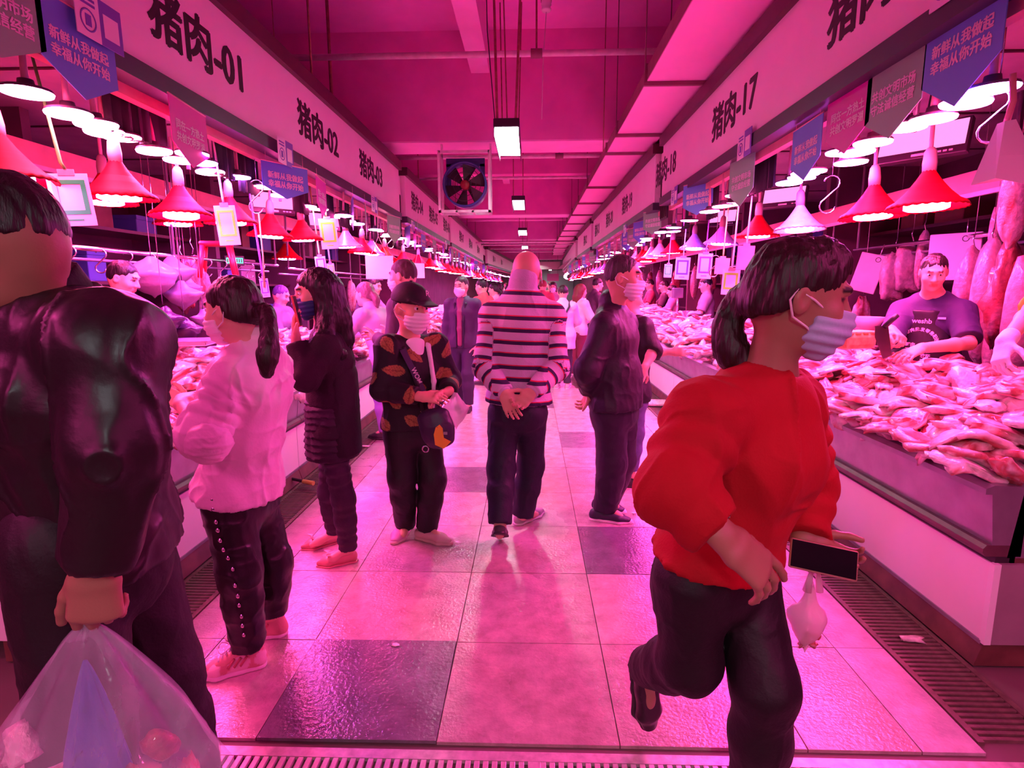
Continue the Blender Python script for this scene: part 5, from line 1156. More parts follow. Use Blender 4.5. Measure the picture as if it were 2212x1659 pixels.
# --- E: tall man in the dark jacket
J = joints(dict(head=(1347, 598, 3.5), neck=(1324, 668, 3.55), shR=(1305, 708, 3.42), shL=(1350, 700, 3.72), elR=(1271, 800, 3.36), elL=(1330, 800, 3.8), wrR=(1272, 842, 3.5), wrL=(1290, 842, 3.6),
    hipR=(1318, 885, 3.47), hipL=(1342, 882, 3.62), knR=(1322, 1000, 3.5), knL=(1342, 995, 3.64), anR=(1308, 1098, 3.52), anL=(1312, 1082, 3.66), pel=(1330, 872, 3.54)),
    hf=(.93, -.33, -.1), toR=atz(1358, 1126, .02), toL=atz(1345, 1104, .02), hs=1.04)
J['handR'] = dict(d=(-.2, .3, -.9), n=(-.8, -.2, 0), thumb=(0, -.8, -.3), curl=(.5, .9, .5))
root = person('man in a dark jacket and white face mask, facing right, hands behind back', J, 1., 1.06, h=.0065, skin=A_((.66, .34, .25)))
m_dj = M('dark_plum_jacket', (.018, .008, .02), .55, bump=.2, bs=50, var=.15)
shirt(root, J, 1., 1.06, m_dj, 'jacket', .026, .02, (1., 1.), 1.06, .05, .013, .007, seed=8, fq=(6, 6, 3), belly=.005)
trousers(root, J, 1., 1.06, M('plum_trousers', (.018, .008, .026), .6, bump=.1, bs=120), .018, (1.02, 1.02), .007, .008, 2, wide=1.25)
m_shn = M('navy_shoe', (.03, .02, .05), .55)
shoe(root, atz(1272, 1120, .0), atz(1364, 1130, .0), m_shn, m_sole_w, 1.05, high=.055, sole=.026); shoe(root, atz(1280, 1098, .0), atz(1349, 1108, .0), m_shn, m_sole_w, 1.05, high=.055, sole=.026)
mask(root, J, 1., m_mask, .0055); haircut(root, J, 1., m_hairg, 'short', .006, recede=.6)
g = G(k=.01); 
for i in range(9):
    a = i*.9; g.cone(at(1250, 822, 3.42)+V3(.03*math.cos(a), .0+.01*i-.04, .035*math.sin(a)), at(1250, 822, 3.42)+V3(.03*math.cos(a+.9), .01*i-.03, .035*math.sin(a+.9)), .016, .016, None, .006)
V, Q = solid([g], .006); V = folds(V, Q, .006, 14, 3); me = mesh_np('roll', V-at(1250, 822, 3.42), Q, True); o = mobj('rolled_bag', me, M('mottled_plastic_bag', (.55, .4, .42), .4, var=.6, vs_=30), None, label='rolled mottled plastic bag in the hands of the man in the dark jacket', cat='bag'); o.location = at(1250, 822, 3.42)
# --- the shopper behind him reaching in
J = joints(dict(head=(1360, 640, 4.15), neck=(1368, 685, 4.15), shR=(1390, 705, 4.02), shL=(1372, 700, 4.32), elR=(1411, 758, 3.98), elL=(1420, 760, 4.4), wrR=(1392, 795, 3.9), wrL=(1450, 760, 4.35),
    hipR=(1372, 850, 4.08), hipL=(1366, 848, 4.22), knR=(1372, 935, 4.08), knL=(1368, 935, 4.22), anR=(1362, 1022, 4.12), anL=(1355, 1015, 4.25)), hf=(.95, .25, -.2), toR=atz(1392, 1046, .02), toL=atz(1385, 1035, .02), hs=.92)
J['handR'] = dict(d=(-.3, -.1, -.8), n=(-.3, .9, 0), thumb=(.6, 0, 0), curl=(.4, .6, .4))
root = person('shopper in dark knit top and jeans half hidden behind the dark-jacketed man', J, .92, .95, h=.009, eyes=False)
shirt(root, J, .92, .95, m_blkcloth, 'knit_top', .016, .05, (.1, .1), 1.02, .0, .006, .009, seed=1)
trousers(root, J, .92, .95, M('blue_jeans', (.1, .09, .22), .7, var=.3, vs_=20), .012, (.9, .9), .005, .009, 3)
m_boot = M('dark_boot', (.03, .015, .02), .4); shoe(root, atz(1342, 1050, 0), atz(1398, 1052, 0), m_boot, m_sole_d, 1., high=.13, h=.008); shoe(root, atz(1345, 1035, 0), atz(1388, 1040, 0), m_boot, m_sole_d, 1., high=.13, h=.008)
haircut(root, J, .92, m_hair, 'short', .009)
# --- C: woman with cap
J = joints(dict(head=(888, 664, 3.08), neck=(882, 738, 3.13), shR=(838, 752, 3.03), shL=(942, 748, 3.22), elR=(826, 842, 2.98), elL=(972, 820, 3.22), wrR=(905, 856, 2.9), wrL=(968, 846, 3.0),
    hipR=(866, 930, 3.12), hipL=(918, 930, 3.22), knR=(868, 1030, 3.12), knL=(934, 1035, 3.18), anR=(876, 1132, 3.26), anL=(922, 1140, 3.22), pel=(890, 915, 3.16)),
    hf=(.74, -.64, -.14), toR=atz(867, 1168, .02), toL=atz(966, 1174, .02), hs=1.02)
J['handR'] = dict(d=(.95, -.1, -.06), n=(.1, .5, -.8), thumb=(0, .2, .9), curl=(.2, .35, .3), s=1.02); J['handL'] = dict(d=(-.62, -.35, -.3), n=(.1, -.6, -.6), thumb=(-.2, 0, .8), curl=(.3, .5, .4), s=1.02)
root = person('short woman in a black cap and white mask with a leaf-patterned jacket', J, .92, 1.08, True, .006, A_((.7, .36, .26)))
CJ = J
m_leaf = M('leaf_print_cloth', (.03, .02, .03), .75, attr='tint', bump=.15, bs=140)
def leafcol(V):
    rs = np.random.RandomState(4); C = np.tile(A_((.008, .005, .008)), (len(V), 1)); ct = []
    for i in rs.permutation(len(V)):
        if all(np.linalg.norm(V[i]-V[j]) > .118 for j in ct): ct.append(i)
        if len(ct) >= 70: break
    S, F, U = frame(CJ)
    for j in ct:
        q = V-V[j]; m = np.linalg.norm(q, axis=1) < .07; a = rs.uniform(0, 2*pi); qq = q[m]
        n = nz(V[j]-(CJ['pel']+CJ['neck'])/2*1.); n[2] *= .3; n = nz(n); e1 = nz(np.cross(n, V3(0, 0, 1))); e2 = np.cross(n, e1); x = qq@(e1*math.cos(a)+e2*math.sin(a)); y = qq@(e2*math.cos(a)-e1*math.sin(a))
        wd = .029*np.clip(1-(x/.054)**2, 0, 1)*(1-.35*x/.054); ins = np.abs(y) < wd; vein = (np.abs(y) < .0022) | (np.abs(np.mod(x+np.abs(y), .014)-.007) < .0012)
        cc = np.where(vein[:, None], A_((.17, .06, .02)), A_((.34, .15, .05))); idx_ = np.where(m)[0][ins]; C[idx_] = cc[ins]
    return C
shirt(root, J, .92, 1.08, m_leaf, 'leaf_print_jacket', .018, .0, (.94, .94), 1.02, .0, .007, .005, fem=True, color=leafcol, seed=6, belly=.004)
S, F, U = frame(J); nk = J['neck']
g = G(k=.02); g.cone(nk-U*.24+F*.126, nk-U*.0+F*.07, (.012, .012), (.06, .03), S, .02); piece('white_undershirt', [g], .006, m_mask, root, .002)
for q in (-1, 1):
    g = G(k=.01); g.chain([nk+U*.02-F*.03+S*q*.06, nk-U*.02+F*.085+S*q*.075, nk-U*.2+F*.172+S*q*.052, nk-U*.36+F*.188+S*q*.032], [.012, .014, .013, .008], None, .01); piece('lapel', [g], .006, m_blkcloth if q < 0 else m_mask, root, .001)
for z in (.3, .36): b = B(); b.lathe([(1e-4, .006), (.009, .003), (.009, -.003)], n=10); o = b.obj('button', m_orange, root); P = nk-U*z+F*.146-S*.02; o.location = Vector((P-A_(root.location)).tolist()); o.rotation_euler = Vector(F.tolist()).to_track_quat('Z', 'Y').to_euler()
trousers(root, J, .92, 1.05, m_blkcloth, .016, (1., 1.), .005, .007, 4, wide=1.15, top=.15)
m_pinks = M('pink_canvas_shoe', (.62, .26, .42), .6, bump=.1, bs=150); m_pinkb = M('beige_canvas_shoe', (.6, .36, .34), .6)
shoe(root, atz(884, 1138, 0), atz(864, 1172, 0)+V3(-.03, -.03, 0), m_pinks, m_pinkb, .98, high=.045); shoe(root, atz(898, 1160, 0), atz(974, 1177, 0), m_pinkb, m_pinkb, .98, high=.045)
mask(root, J, .92, m_mask, .005); haircut(root, J, .92, m_hair, 'short', .006, mul=.97)
S, F, U = headframe(J); c = J['head']; hs = 1.02; P = lambda a, b_, d: c+S*a*hs+F*b_*hs+U*d*hs
g = G(k=.02); g.ell(P(0, -.012, .045), A_((.092, .112, .088))*hs, (S, F, U), .02); g.clip(P(0, 0, .03), -U); br = G(k=.02); br.cone(P(0, .07, .045), P(0, .165, .032), (.07, .008), (.05, .006), S, .02)
m_cap = M('black_cap_cloth', (.01, .006, .009), .7, bump=.2, bs=150)
co = piece('cap', [g, br], .005, m_cap, root, .001)
b = B(); b.lathe([(1e-4, .006), (.01, .003), (.011, 0)], n=10); o = b.obj('cap_button', m_cap, co); o.location = Vector((P(0, -.012, .134)-A_(root.location)).tolist())
lettering('cap_mark', 'R', .05, m_print, co, tuple(P(.035, .085, .082)-A_(root.location)), 1, rot=(1.1, .35, .9))
# bag strap with printed letters, pouch and plastic bag
l = A_(root.location); S, F, U = frame(J)
sp = [nk+U*.02-S*.085-F*.02, nk-U*.02-S*.09+F*.1, nk-U*.12-S*.065+F*.155, nk-U*.26-S*.015+F*.185, nk-U*.4+S*.04+F*.19, at(955, 868, 2.86)]
b = B(); w = .017
for i in range(len(sp)-1):
    a, c2 = sp[i], sp[i+1]; d = nz(c2-a); sd = nz(np.cross(d, F)); o_ = F*.003
    b.add([a-sd*w-l, a+sd*w-l, c2+sd*w-l, c2-sd*w-l, a-sd*w-l+o_, a+sd*w-l+o_, c2+sd*w-l+o_, c2-sd*w-l+o_], [(0, 1, 2, 3), (7, 6, 5, 4), (0, 4, 5, 1), (2, 6, 7, 3), (1, 5, 6, 2), (3, 7, 4, 0)])
e = empty('shoulder_bag', at(945, 920, 2.88), label='small navy and yellow pouch on a lettered shoulder strap, worn by the capped woman', cat='bag'); le = A_(e.location)
st = b.obj('strap', M('strap_navy', (.03, .02, .06), .6), e); st.location = Vector((l-le).tolist())
def onstrap(i, txt, t, sz):
    a, c2 = sp[i], sp[i+1]; d = nz(c2-a); z = nz(F); y = np.cross(z, d); mt = Matrix((Vector(d.tolist()), Vector(y.tolist()), Vector(z.tolist()))).transposed()
    P = a+(c2-a)*t+F*.012-le; lettering('strap_print', txt, sz, m_print, e, tuple(P), 1, rot=tuple(mt.to_euler()), bold=.0008)
onstrap(2, 'WOM', .25, .034); onstrap(3, 'ANWEISI', .5, .034); onstrap(4, 'ANWEI', .55, .034)
g = G(k=.02); g.cone(V3(-.02, 0, .05), V3(.015, 0, -.08), (.085, .04), (.07, .035), V3(1, 0, 0), .03); g.ell(V3(0, -.01, -.02), (.085, .045, .085), (V3(1, 0, 0), V3(0, 1, 0), V3(0, 0, 1)), .03)
V, Q = solid([g], .006); V = folds(V, Q, .004, 9, 2); me = mesh_np('pouch', V, Q, True); mobj('pouch', me, M('navy_nylon', (.03, .018, .05), .45, bump=.2, bs=60), e)
b = B(); b.add([(.02, -.055, .02), (.035, -.056, .0), (.04, -.056, -.05), (.075, -.05, -.07), (.04, -.06, -.105), (-.005, -.06, -.085), (-.01, -.06, -.03), (.0, -.058, .005)], [tuple(range(8))[::-1]]); o = b.obj('yellow_flap', M('yellow_nylon', (.8, .38, .03), .5), e); md = o.modifiers.new('t', 'SOLIDIFY'); md.thickness = .006
b = B(); b.lathe([(.016, -.003), (.02, 0), (.016, .003), (.012, 0), (.016, -.003)], n=14); o = b.obj('key_ring', m_steel2, e); o.location = (-.06, -.03, -.115); o.rotation_euler = (pi/2, 0, 0)
b = B(); b.box(.04, .06, -.064, -.056, -.03, -.015); b.obj('zip_pull', m_steel2, e)
m_thin = M('milky_plastic', (.8, .68, .78), .3, alpha=.62, bump=.3, bs=35)
o = polybag(31, None, .12, m_thin, 'whitish plastic bag hanging from the clasped hands of the capped woman', True, (.55, .4, 1)); o.location = at(985, 888, 3.0)
# --- B: woman with long hair, phone at her face
J = joints(dict(head=(683, 632, 2.9), neck=(708, 712, 2.94), shL=(702, 752, 2.78), shR=(712, 742, 3.1), elL=(661, 815, 2.7), elR=(690, 850, 3.15), wrL=(640, 738, 2.74), wrR=(712, 885, 3.12),
    hipL=(716, 955, 2.84), hipR=(722, 945, 3.0), knL=(742, 1078, 2.88), knR=(712, 1062, 3.02), anL=(752, 1186, 2.9), anR=(724, 1150, 3.06), pel=(718, 935, 2.92)),
    hf=(-.86, -.48, -.16), toL=atz(692, 1222, .02), toR=atz(657, 1186, .02), hs=.99)
J['handL'] = dict(d=(-.02, .05, 1), n=(.95, .1, 0), thumb=(.3, -.9, .2), curl=(.15, .3, .3), topen=.9)
root = person('young woman with long black hair holding a red phone to her face, dark cardigan', J, .94, .86, True, .006)
m_card = M('plum_cardigan', (.016, .004, .012), .85, bump=.3, bs=150)
shirt(root, J, .94, .95, m_card, 'cardigan', .022, .0, (.93, .93), 1.02, .0, .007, .006, fem=True, seed=12)
S, F, U = frame(J); pel = J['pel']
g = G(k=.03); g.cone(pel-U*.18-S*.0, pel+U*.12, (.165, .135), (.155, .13), S, .04); g.clip(pel-U*.12, -U)
def ruff(V, N):
    z = (V-pel)@U; fr = np.clip(((V-pel)@F+.06)/.06, 0, 1); a = np.mod(z/.034+.25*vnoise(V, 14, 1), 1); return V+N*((.009*(1-a)*(1+.9*vnoise(V*A_((1, 1, .3)), 34, 3)))*fr)[:, None]
piece('ruffled_tunic', [g], .005, M('dark_ruffle_cloth', (.026, .01, .026), .7, bump=.2, bs=120), root, .002, post=ruff)
g = G(k=.03); g.cone(pel-U*.19-F*.05, pel+U*.3-F*.035, (.165, .1), (.15, .105), S, .04); g.clip(pel-U*.1, -U).clip(pel+F*.03, F); piece('cardigan_back', [g], .007, m_card, root, .005)
trousers(root, J, .94, .88, M('dark_skinny_jeans', (.03, .012, .034), .6, bump=.2, bs=90, var=.25), .007, (.98, .98), .004, .006, 9, rip=(.004, .05))
m_flat = M('pink_flat_shoe', (.6, .25, .22), .4); m_bow = M('pearly_bow', (.8, .55, .5), .25)
for hx, tx in ((atz(773, 1210, 0), atz(684, 1225, 0)), (atz(737, 1168, 0), atz(650, 1189, 0))):
    so = shoe(root, hx, tx, m_flat, m_flat, .9, high=0, pointed=True, sole=.008, h=.005)
    d = nz(tx-hx); b = B(); P = hx+(tx-hx)*.72+V3(0, 0, .058)-A_(root.location); sd = np.cross(d, V3(0, 0, 1))
    for q in (-1, 1): b.add([P, P+sd*q*.038+d*.018+V3(0, 0, .016), P+sd*q*.04-d*.018+V3(0, 0, .008), P+V3(0, 0, .014)], [(0, 1, 2, 3), (3, 2, 1, 0)])
    b.lathe([(1e-4, .014), (.008, .008), (.008, 0)], tuple(P), 8); b.obj('bow', m_bow, so)
mask(root, J, .95, M('dark_blue_mask', (.02, .05, .22), .5, var=.3, vs_=18), .005); S, F, U = headframe(J); c = J['head']
b0 = c-F*.06-U*.03
ex = G(k=.03); ex.chain([c-F*.03+U*.02+S*.05, c+S*.055-F*.02-U*.1, at(700, 742, 2.78), at(738, 765, 2.82)], [.06, .05, .05, .03], None, .03); ex2 = G(k=.03); ex2.chain([c-F*.06, at(725, 690, 2.92), at(742, 735, 2.94), at(752, 752, 2.95)], [.08, .075, .055, .02], None, .03)
haircut(root, J, .95, m_hair, 'long', .006, extra=[ex, ex2], fz=.004)
ph = empty('phone', at(641, 672, 2.72), label='red cased phone held upright before the face of the long-haired woman', cat='phone')
B().box(-.005, .005, -.036, .036, -.075, .075, .004).obj('case', M('red_phone_case', (.6, .08, .08), .35), ph); B().box(.0045, .0062, -.033, .033, -.07, .07).obj('screen', m_black, ph); B().box(-.0062, -.0045, .008, .028, .04, .068, .001).obj('camera_bump', m_black, ph); ph.rotation_euler = (0, -.18, .2)
b = B(); d = nz(J['wrL']-J['elL']); b.tube([J['wrL']-d*.03+(rot(nz(np.cross(d, V3(0, 1, 0))), d, a)*.033)-A_(root.location) for a in np.linspace(0, 2*pi, 14)], .004, 6); b.obj('bracelet', m_orange, root)
# --- A: woman in the white jacket with ponytail
J = joints(dict(head=(502, 668, 2.08), neck=(552, 752, 2.12), shL=(497, 812, 1.98), shR=(578, 785, 2.26), elL=(440, 942, 1.88), elR=(500, 930, 2.4), wrL=(392, 872, 2.05), wrR=(410, 880, 2.3),
    hipL=(492, 1075, 2.02), hipR=(540, 1070, 2.2), knL=(518, 1235, 1.98), knR=(588, 1215, 2.2), anL=(535, 1398, 2.02), anR=(588, 1325, 2.22), pel=(520, 1055, 2.12)),
    hf=(-.96, .2, -.12), toL=atz(445, 1455, .03), toR=atz(505, 1368, .03), hs=.96)
J['handL'] = dict(d=(-.3, .9, .2), n=(.1, -.2, -.9), thumb=(.6, .2, .4), curl=(.3, .5, .4))
root = person('woman with a brown ponytail and white jacket, seen from behind', J, .92, 1.0, True, .006)
m_wj = M('white_nylon_jacket', (.8, .7, .76), .5, bump=.15, bs=70)
shirt(root, J, .92, 1.0, m_wj, 'white_jacket', .03, .005, (.3, .3), 1.08, .05, .02, .0055, seed=21, fq=(6, 6, 3.2), fem=True, rip=(.006, .045))
g = G(k=.02); el, wr = J['elL'], J['wrL']; d = nz(wr-el)
g.cone(el-d*.05, el+d*.075, .072, .06, None, .02); g.clip(el+d*.08, d)
piece('bunched_sleeve', [g], .005, m_wj, root, .008, (6, 6, 26), 5)
tr = trousers(root, J, .92, 1.02, M('black_shiny_trousers', (.007, .004, .006), .38, bump=.1, bs=60), .02, (.96, .94), .009, .006, 14, wide=1.06, top=.1)
l = A_(root.location)
b_ = [at(x, y, Y) for x, y, Y in ((458, 1080, 1.93), (460, 1100, 1.93), (466, 1128, 1.93), (470, 1146, 1.92), (475, 1168, 1.92), (482, 1188, 1.92), (492, 1206, 1.92), (502, 1230, 1.92), (507, 1265, 1.93), (513, 1288, 1.94), (516, 1308, 1.95), (521, 1332, 1.96), (523, 1352, 1.96), (526, 1372, 1.97))]
TV = np.empty(len(tr.data.vertices)*3, np.float32); tr.data.vertices.foreach_get('co', TV); TV = TV.reshape(-1, 3)+l
for P in b_:
    d_ = nz(P-CAM); rel = TV-CAM; tt_ = rel@d_; m_ = np.linalg.norm(rel-tt_[:, None]*d_, axis=1) < .012
    if not m_.any(): continue
    P = CAM+d_*(tt_[m_].min()-.001)
    q = B(); q.lathe([(1e-4, .006), (.006, .004), (.009, 0)], n=10); o = q.obj('snap_button', m_steel2, root); o.location = Vector((P-l+V3(0, .0, 0)).tolist()); o.rotation_euler = (pi/2, 0, -.3)
m_snk = M('pink_white_sneaker', (.72, .5, .44), .55, attr='tint', bump=.1, bs=150)
def snk(V): n = vnoise(V, 16, 4); return np.where((n > .05)[:, None], A_((.78, .62, .58)), A_((.62, .3, .26)))
for hx, tx in ((atz(578, 1432, 0), atz(428, 1466, 0)), (atz(622, 1368, 0), atz(494, 1378, 0))):
    so = shoe(root, hx, tx, m_snk, m_sole_w, 1.02, high=.075, sole=.034, color=snk)
    d = nz(tx-hx); sd = nz(np.cross(d, V3(0, 0, 1)))
    for i in range(4):
        P = hx+(tx-hx)*(.52+.055*i)+V3(0, 0, .098-.011*i)-l; q = B(); q.tube([P-sd*.024, P+V3(0, 0, .006), P+sd*.024], .004, 6); q.obj('lace', m_mask, so)
    q = B(); P = hx+(tx-hx)*.56+V3(0, 0, .105)-l
    for sgn in (-1, 1): q.tube([P+sd*sgn*(.004+.022*math.sin(t))+d*.03*math.cos(t)*sgn+V3(0, 0, .012*math.sin(2*t)) for t in np.linspace(0, pi, 8)], .003, 5)
    q.obj('lace_bow', m_mask, so)
    for i in range(3):
        P = hx+(tx-hx)*(.38+.09*i)+V3(0, 0, .05)-l; q = B(); sg = -1 if np.dot(sd, V3(0, -1, 0)) < 0 else 1
        q.tube([P+sd*sg*.041+V3(0, 0, -.012), P+sd*sg*.036+d*-.025+V3(0, 0, .02)], .005, 6); q.obj('side_stripe', M('rose_stripe', (.5, .16, .16), .5), so)
mask(root, J, .96, m_mask, .005)
tl = [at(x, y, Y) for x, y, Y in ((556, 680, 2.06), (574, 672, 1.99), (582, 720, 1.93), (578, 770, 1.9), (576, 806, 1.9))]
haircut(root, J, .96, m_hairb, 'tail', .006, tail=(tl, [.03, .024, .028, .034, .02]), fz=.0035)
q = B(); dd = tl[1]-tl[0]; P = tl[0]+dd*.8; q.lathe([(.026, -.01), (.031, 0), (.026, .01)], n=14); o = q.obj('hair_tie', m_black, root); o.location = Vector((P-l).tolist()); o.rotation_euler = Vector(dd.tolist()).to_track_quat('Z', 'Y').to_euler()
# --- F: woman in red hurrying past
J = joints(dict(head=(1722, 640, 1.3), neck=(1655, 832, 1.34), shR=(1520, 905, 1.22), shL=(1698, 878, 1.48), elR=(1462, 1058, 1.12), elL=(1738, 1050, 1.52), wrR=(1562, 1158, 1.06), wrL=(1738, 1165, 1.42),
    hipR=(1492, 1245, 1.3), hipL=(1602, 1250, 1.42), knR=(1488, 1428, 1.34), knL=(1652, 1480, 1.3), anR=(1398, 1442, 1.62), anL=(1625, 1740, 1.36), pel=(1545, 1222, 1.37)),
    hf=(.96, -.2, -.2), toR=at(1400, 1565, 1.66), toL=atz(1730, 1800, .02), hs=1.0)
J['handR'] = dict(d=(.74, -.05, -.64), n=(-.4, .6, -.5), thumb=(.6, .1, .7), curl=(.3, .35, .3), each=[(.15, .25, .2), (.35, .45, .3), (.45, .5, .35), (.5, .5, .4)], s=1.2, topen=.4, tcurl=.1)
J['handL'] = dict(d=(.78, -.25, -.42), n=(-.1, -.75, .6), thumb=(.3, -.1, .95), curl=(.45, .8, .6), topen=.5, tcurl=.25)
root = person('woman in a loose red sweater and black trousers hurrying past with a phone', J, .96, 1., True, .0048, A_((.38, .19, .125)), eyes=False)
m_redk = M('red_knit', (.42, .002, .009), .85, bump=.15, bs=170, var=.1)
S, F, U = frame(J)
def redshape(V, N): return V
shirt(root, J, .96, 1.04, m_redk, 'red_sweater', .03, -.035, (.92, .85), 1.02, .0, .014, .0055, armr=.03, fem=True, seed=33, fq=(5, 5, 3), belly=.0, rip=(.006, .07))
nk = J['neck']; g = G(k=.01); hU = nz(J['head']-nk); g.cone(nk-U*.0, nk+U*.018, .082, .074, None, .01); gs = G(k=.006, sub=True); gs.cone(nk-U*.04, nk+hU*.1, .066, .06, None, .01); g.clip(nk+U*.024, U); piece('neckband', [g, gs], .005, m_redk, root, .001)
trousers(root, J, .96, .98, m_blkcloth, .014, (1.02, 1.), .006, .007, 31, wide=1.12, top=.12)
shoe(root, J['anR']+V3(-.03, .03, .035), J['toR']+V3(.005, .03, -.03), M('black_flat_shoe', (.015, .01, .012), .35), m_sole_d, 1., up=(.3, -.9, .2), high=.04, h=.005, sole=.014); shoe(root, atz(1585, 1760, 0), atz(1745, 1812, 0), m_shd, m_sole_d, 1., high=.045)
mask(root, J, 1., M('pale_blue_mask', (.45, .6, .8), .6, bump=.15, bs=90), .0045)
c = J['head']; hS, hF, hU_ = headframe(J)
tl = [at(x, y, Y) for x, y, Y in ((1660, 640, 1.34), (1622, 640, 1.37), (1588, 665, 1.38), (1572, 715, 1.37), (1585, 765, 1.36), (1625, 800, 1.35), (1650, 795, 1.34))]
fringe = G(k=.02); fringe.chain([c+hF*.03+hU_*.1, c+hF*.065+hU_*.085, c+hF*.085+hU_*.06], [.035, .022, .01], None, .02)
haircut(root, J, 1., m_hairb, 'tail', .005, tail=(tl, [.04, .034, .03, .034, .038, .036, .018]), extra=[fringe], fz=.004)
e2 = G(k=.02); tt = [at(x, y, Y) for x, y, Y in ((1648, 660, 1.36), (1652, 715, 1.37), (1645, 770, 1.36), (1632, 795, 1.35))]; e2.chain(tt, [.022, .016, .022, .02], None, .02); piece('hair_loop', [e2], .005, m_hairb, root, .004, (20, 20, 6))
d = nz(J['wrR']-J['elR']); q = B(); l = A_(root.location); side = nz(np.cross(d, V3(0, 1, 0)))
for o_ in (.0, .014): q.tube([J['wrR']-d*(.035-o_)+rot(side, d, a)*.036-l for a in np.linspace(0, 2*pi, 16)], .005, 6)
q.obj('bracelet', m_steel2, root)
ph = empty('phone', at(1778, 1208, 1.36), label='dark phone with a gold edge held flat by the woman in red', cat='phone')
B().box(-.078, .078, -.005, .004, -.037, .037, .005).obj('body', M('gold_edge', (.6, .38, .28), .3, metal=.6), ph); B().box(-.074, .074, -.0062, -.0048, -.033, .033).obj('screen', M('black_glass', (.01, .008, .012), .08), ph); ph.rotation_euler = (-.5, .12, -.25)
m_bagp = M('pinkish_thin_plastic', (.85, .6, .68), .3, alpha=.7, bump=.3, bs=30)
e = empty('carrier_bag', at(1755, 1262, 1.42), label='small pinkish plastic bag with meat hanging below the phone hand', cat='bag')
o = polybag(41, None, .115, m_bagp, None, True, (.42, .36, 1)); o.parent = e; o.name = 'bag_skin'; o.location = (-.005, 0, -.1)
for kk in ('label', 'category'):
    if kk in o: del o[kk]
q = B(); q.tube([(-.012, 0, -.02), (-.006, 0, .03), (0, 0, .05)], [.012, .006, .004], 7); q.tube([(.02, 0, -.02), (.012, 0, .03), (.006, 0, .05)], [.01, .006, .004], 7); q.obj('handle_loop', m_bagp, e)
for kk, (x, z, s_) in enumerate(((.0, -.165, .3), (.012, -.145, .26))): o = mobj('meat_inside', kinds['lean_pork_cut'][0][kk], None, e); o.location = (x, 0, z); o.scale = (s_, s_, s_*1.4)
# --- G: man in the black jacket, close on the left
hl, hr = at(140, 1165, 1.1), at(262, 1150, 1.34)
J = joints(dict(head=(12, 525, 1.1), neck=(140, 680, 1.18), shL=(232, 745, 1.03), shR=(250, 720, 1.42), elL=(248, 960, .98), elR=(160, 960, 1.5), wrL=(203, 1218, .985), wrR=(90, 1150, 1.4)),
    hipL=hl, hipR=hr, knL=V3(hl[0]-.02, hl[1], .47), knR=V3(hr[0]+.06, hr[1], .46), anL=V3(hl[0]-.02, hl[1]+.02, .09), anR=V3(hr[0]+.1, hr[1]+.02, .09), toL=V3(hl[0]-.2, hl[1]+.05, .03), toR=V3(hr[0]-.08, hr[1]+.06, .03), hf=(-.92, -.02, -.42), hs=1.05)
J['handL'] = dict(d=(-.06, -.05, -1), n=(-.32, .92, -.05), thumb=(-1, .1, 0), each=[(.6, 1.2, .8), (.7, 1.3, .9), (.8, 1.35, .9), (.85, 1.4, .9)], spread=.02, s=1.1, topen=.42, tcurl=.15)
root = person('man in a shiny black jacket close to the camera, carrying a bulging plastic bag', J, 1.05, 1.05, h=.005, skin=A_((.34, .19, .115)))
m_lj = M('shiny_black_jacket', (.014, .009, .011), .4, bump=.12, bs=45, var=.2)
shirt(root, J, 1.05, 1.08, m_lj, 'black_jacket', .035, .02, (.93, .93), 1.02, .0, .015, .006, armr=.028, seed=41, fq=(6, 6, 2.4), belly=.0, wmul=1.0)
nk = J['neck']; S, F, U = frame(J); dd = nz(J['head']-nk); g = G(k=.02); g.cone(nk-U*.02, nk+dd*.075+U*.0, .088, .078, None, .02); g.clip(nk+dd*.085, dd); gs = G(k=.006, sub=True); gs.cone(nk-dd*.02, nk+dd*.2, .06, .066, None, .01); piece('collar', [g, gs], .006, M('black_rib_collar', (.012, .008, .01), .8, bump=.2, bs=120), root, .002)
wr, el = J['wrL'], J['elL']; d = nz(wr-el); g = G(k=.01); g.cone(wr-d*.07, wr-d*.002, .047, .041, None, .01); g.clip(wr, d); piece('cuff', [g], .005, M('black_rib_cuff', (.014, .008, .01), .8, bump=.2, bs=140), root, .0015)
q = B(); q.box(-.008, .008, -.002, .002, -.003, .003, .0015); o = q.obj('pen_slot', m_steel2, root); o.location = Vector((at(195, 955, .905)-A_(root.location)).tolist())
trousers(root, J, 1.05, 1.06, m_blkcloth, .02, (1., 1.), .006, .009, 44, wide=1.2, top=.15)
for k in 'LR': shoe(root, J['an'+k]+V3(.06, 0, -.09), J['to'+k]+V3(-.03, 0, -.03), m_shd, m_sole_d, 1.05, high=.05, h=.009)
haircut(root, J, 1.05, m_hair, 'short', .006, nape=.022, mul=.98)
# the bulging bag
e = empty('shopping_bag', at(190, 1345, 1.0), label='large translucent plastic bag with a blue bag inside, carried by the man in black', cat='bag')
ny, nx = 26, 56; V = []
for i in range(ny):
    t = i/(ny-1); z = -.5*t; r = .012+.205*((t/.62)**.85) if t < .62 else .216*math.sqrt(max(1-((t-.62)/.38)**2, 0))+.001
    for k in range(nx):
        a = 2*pi*k/nx; rr_ = r*(1+(.09*math.sin(7*a+2*t)+.06*math.sin(13*a+1))*(1-t*.6)); V.append((rr_*math.cos(a)*1.12, rr_*math.sin(a)*.62, z))
V = A_(V); n_ = vnoise(V, 9, 2); V[:, :2] *= (1+.07*n_*np.clip(-V[:, 2]*4, 0, 1))[:, None]; V[:, 0] += .04*V[:, 2]*0
Q = A_([(i*nx+k, (i+1)*nx+k, (i+1)*nx+(k+1) % nx, i*nx+(k+1) % nx) for i in range(ny-1) for k in range(nx)])
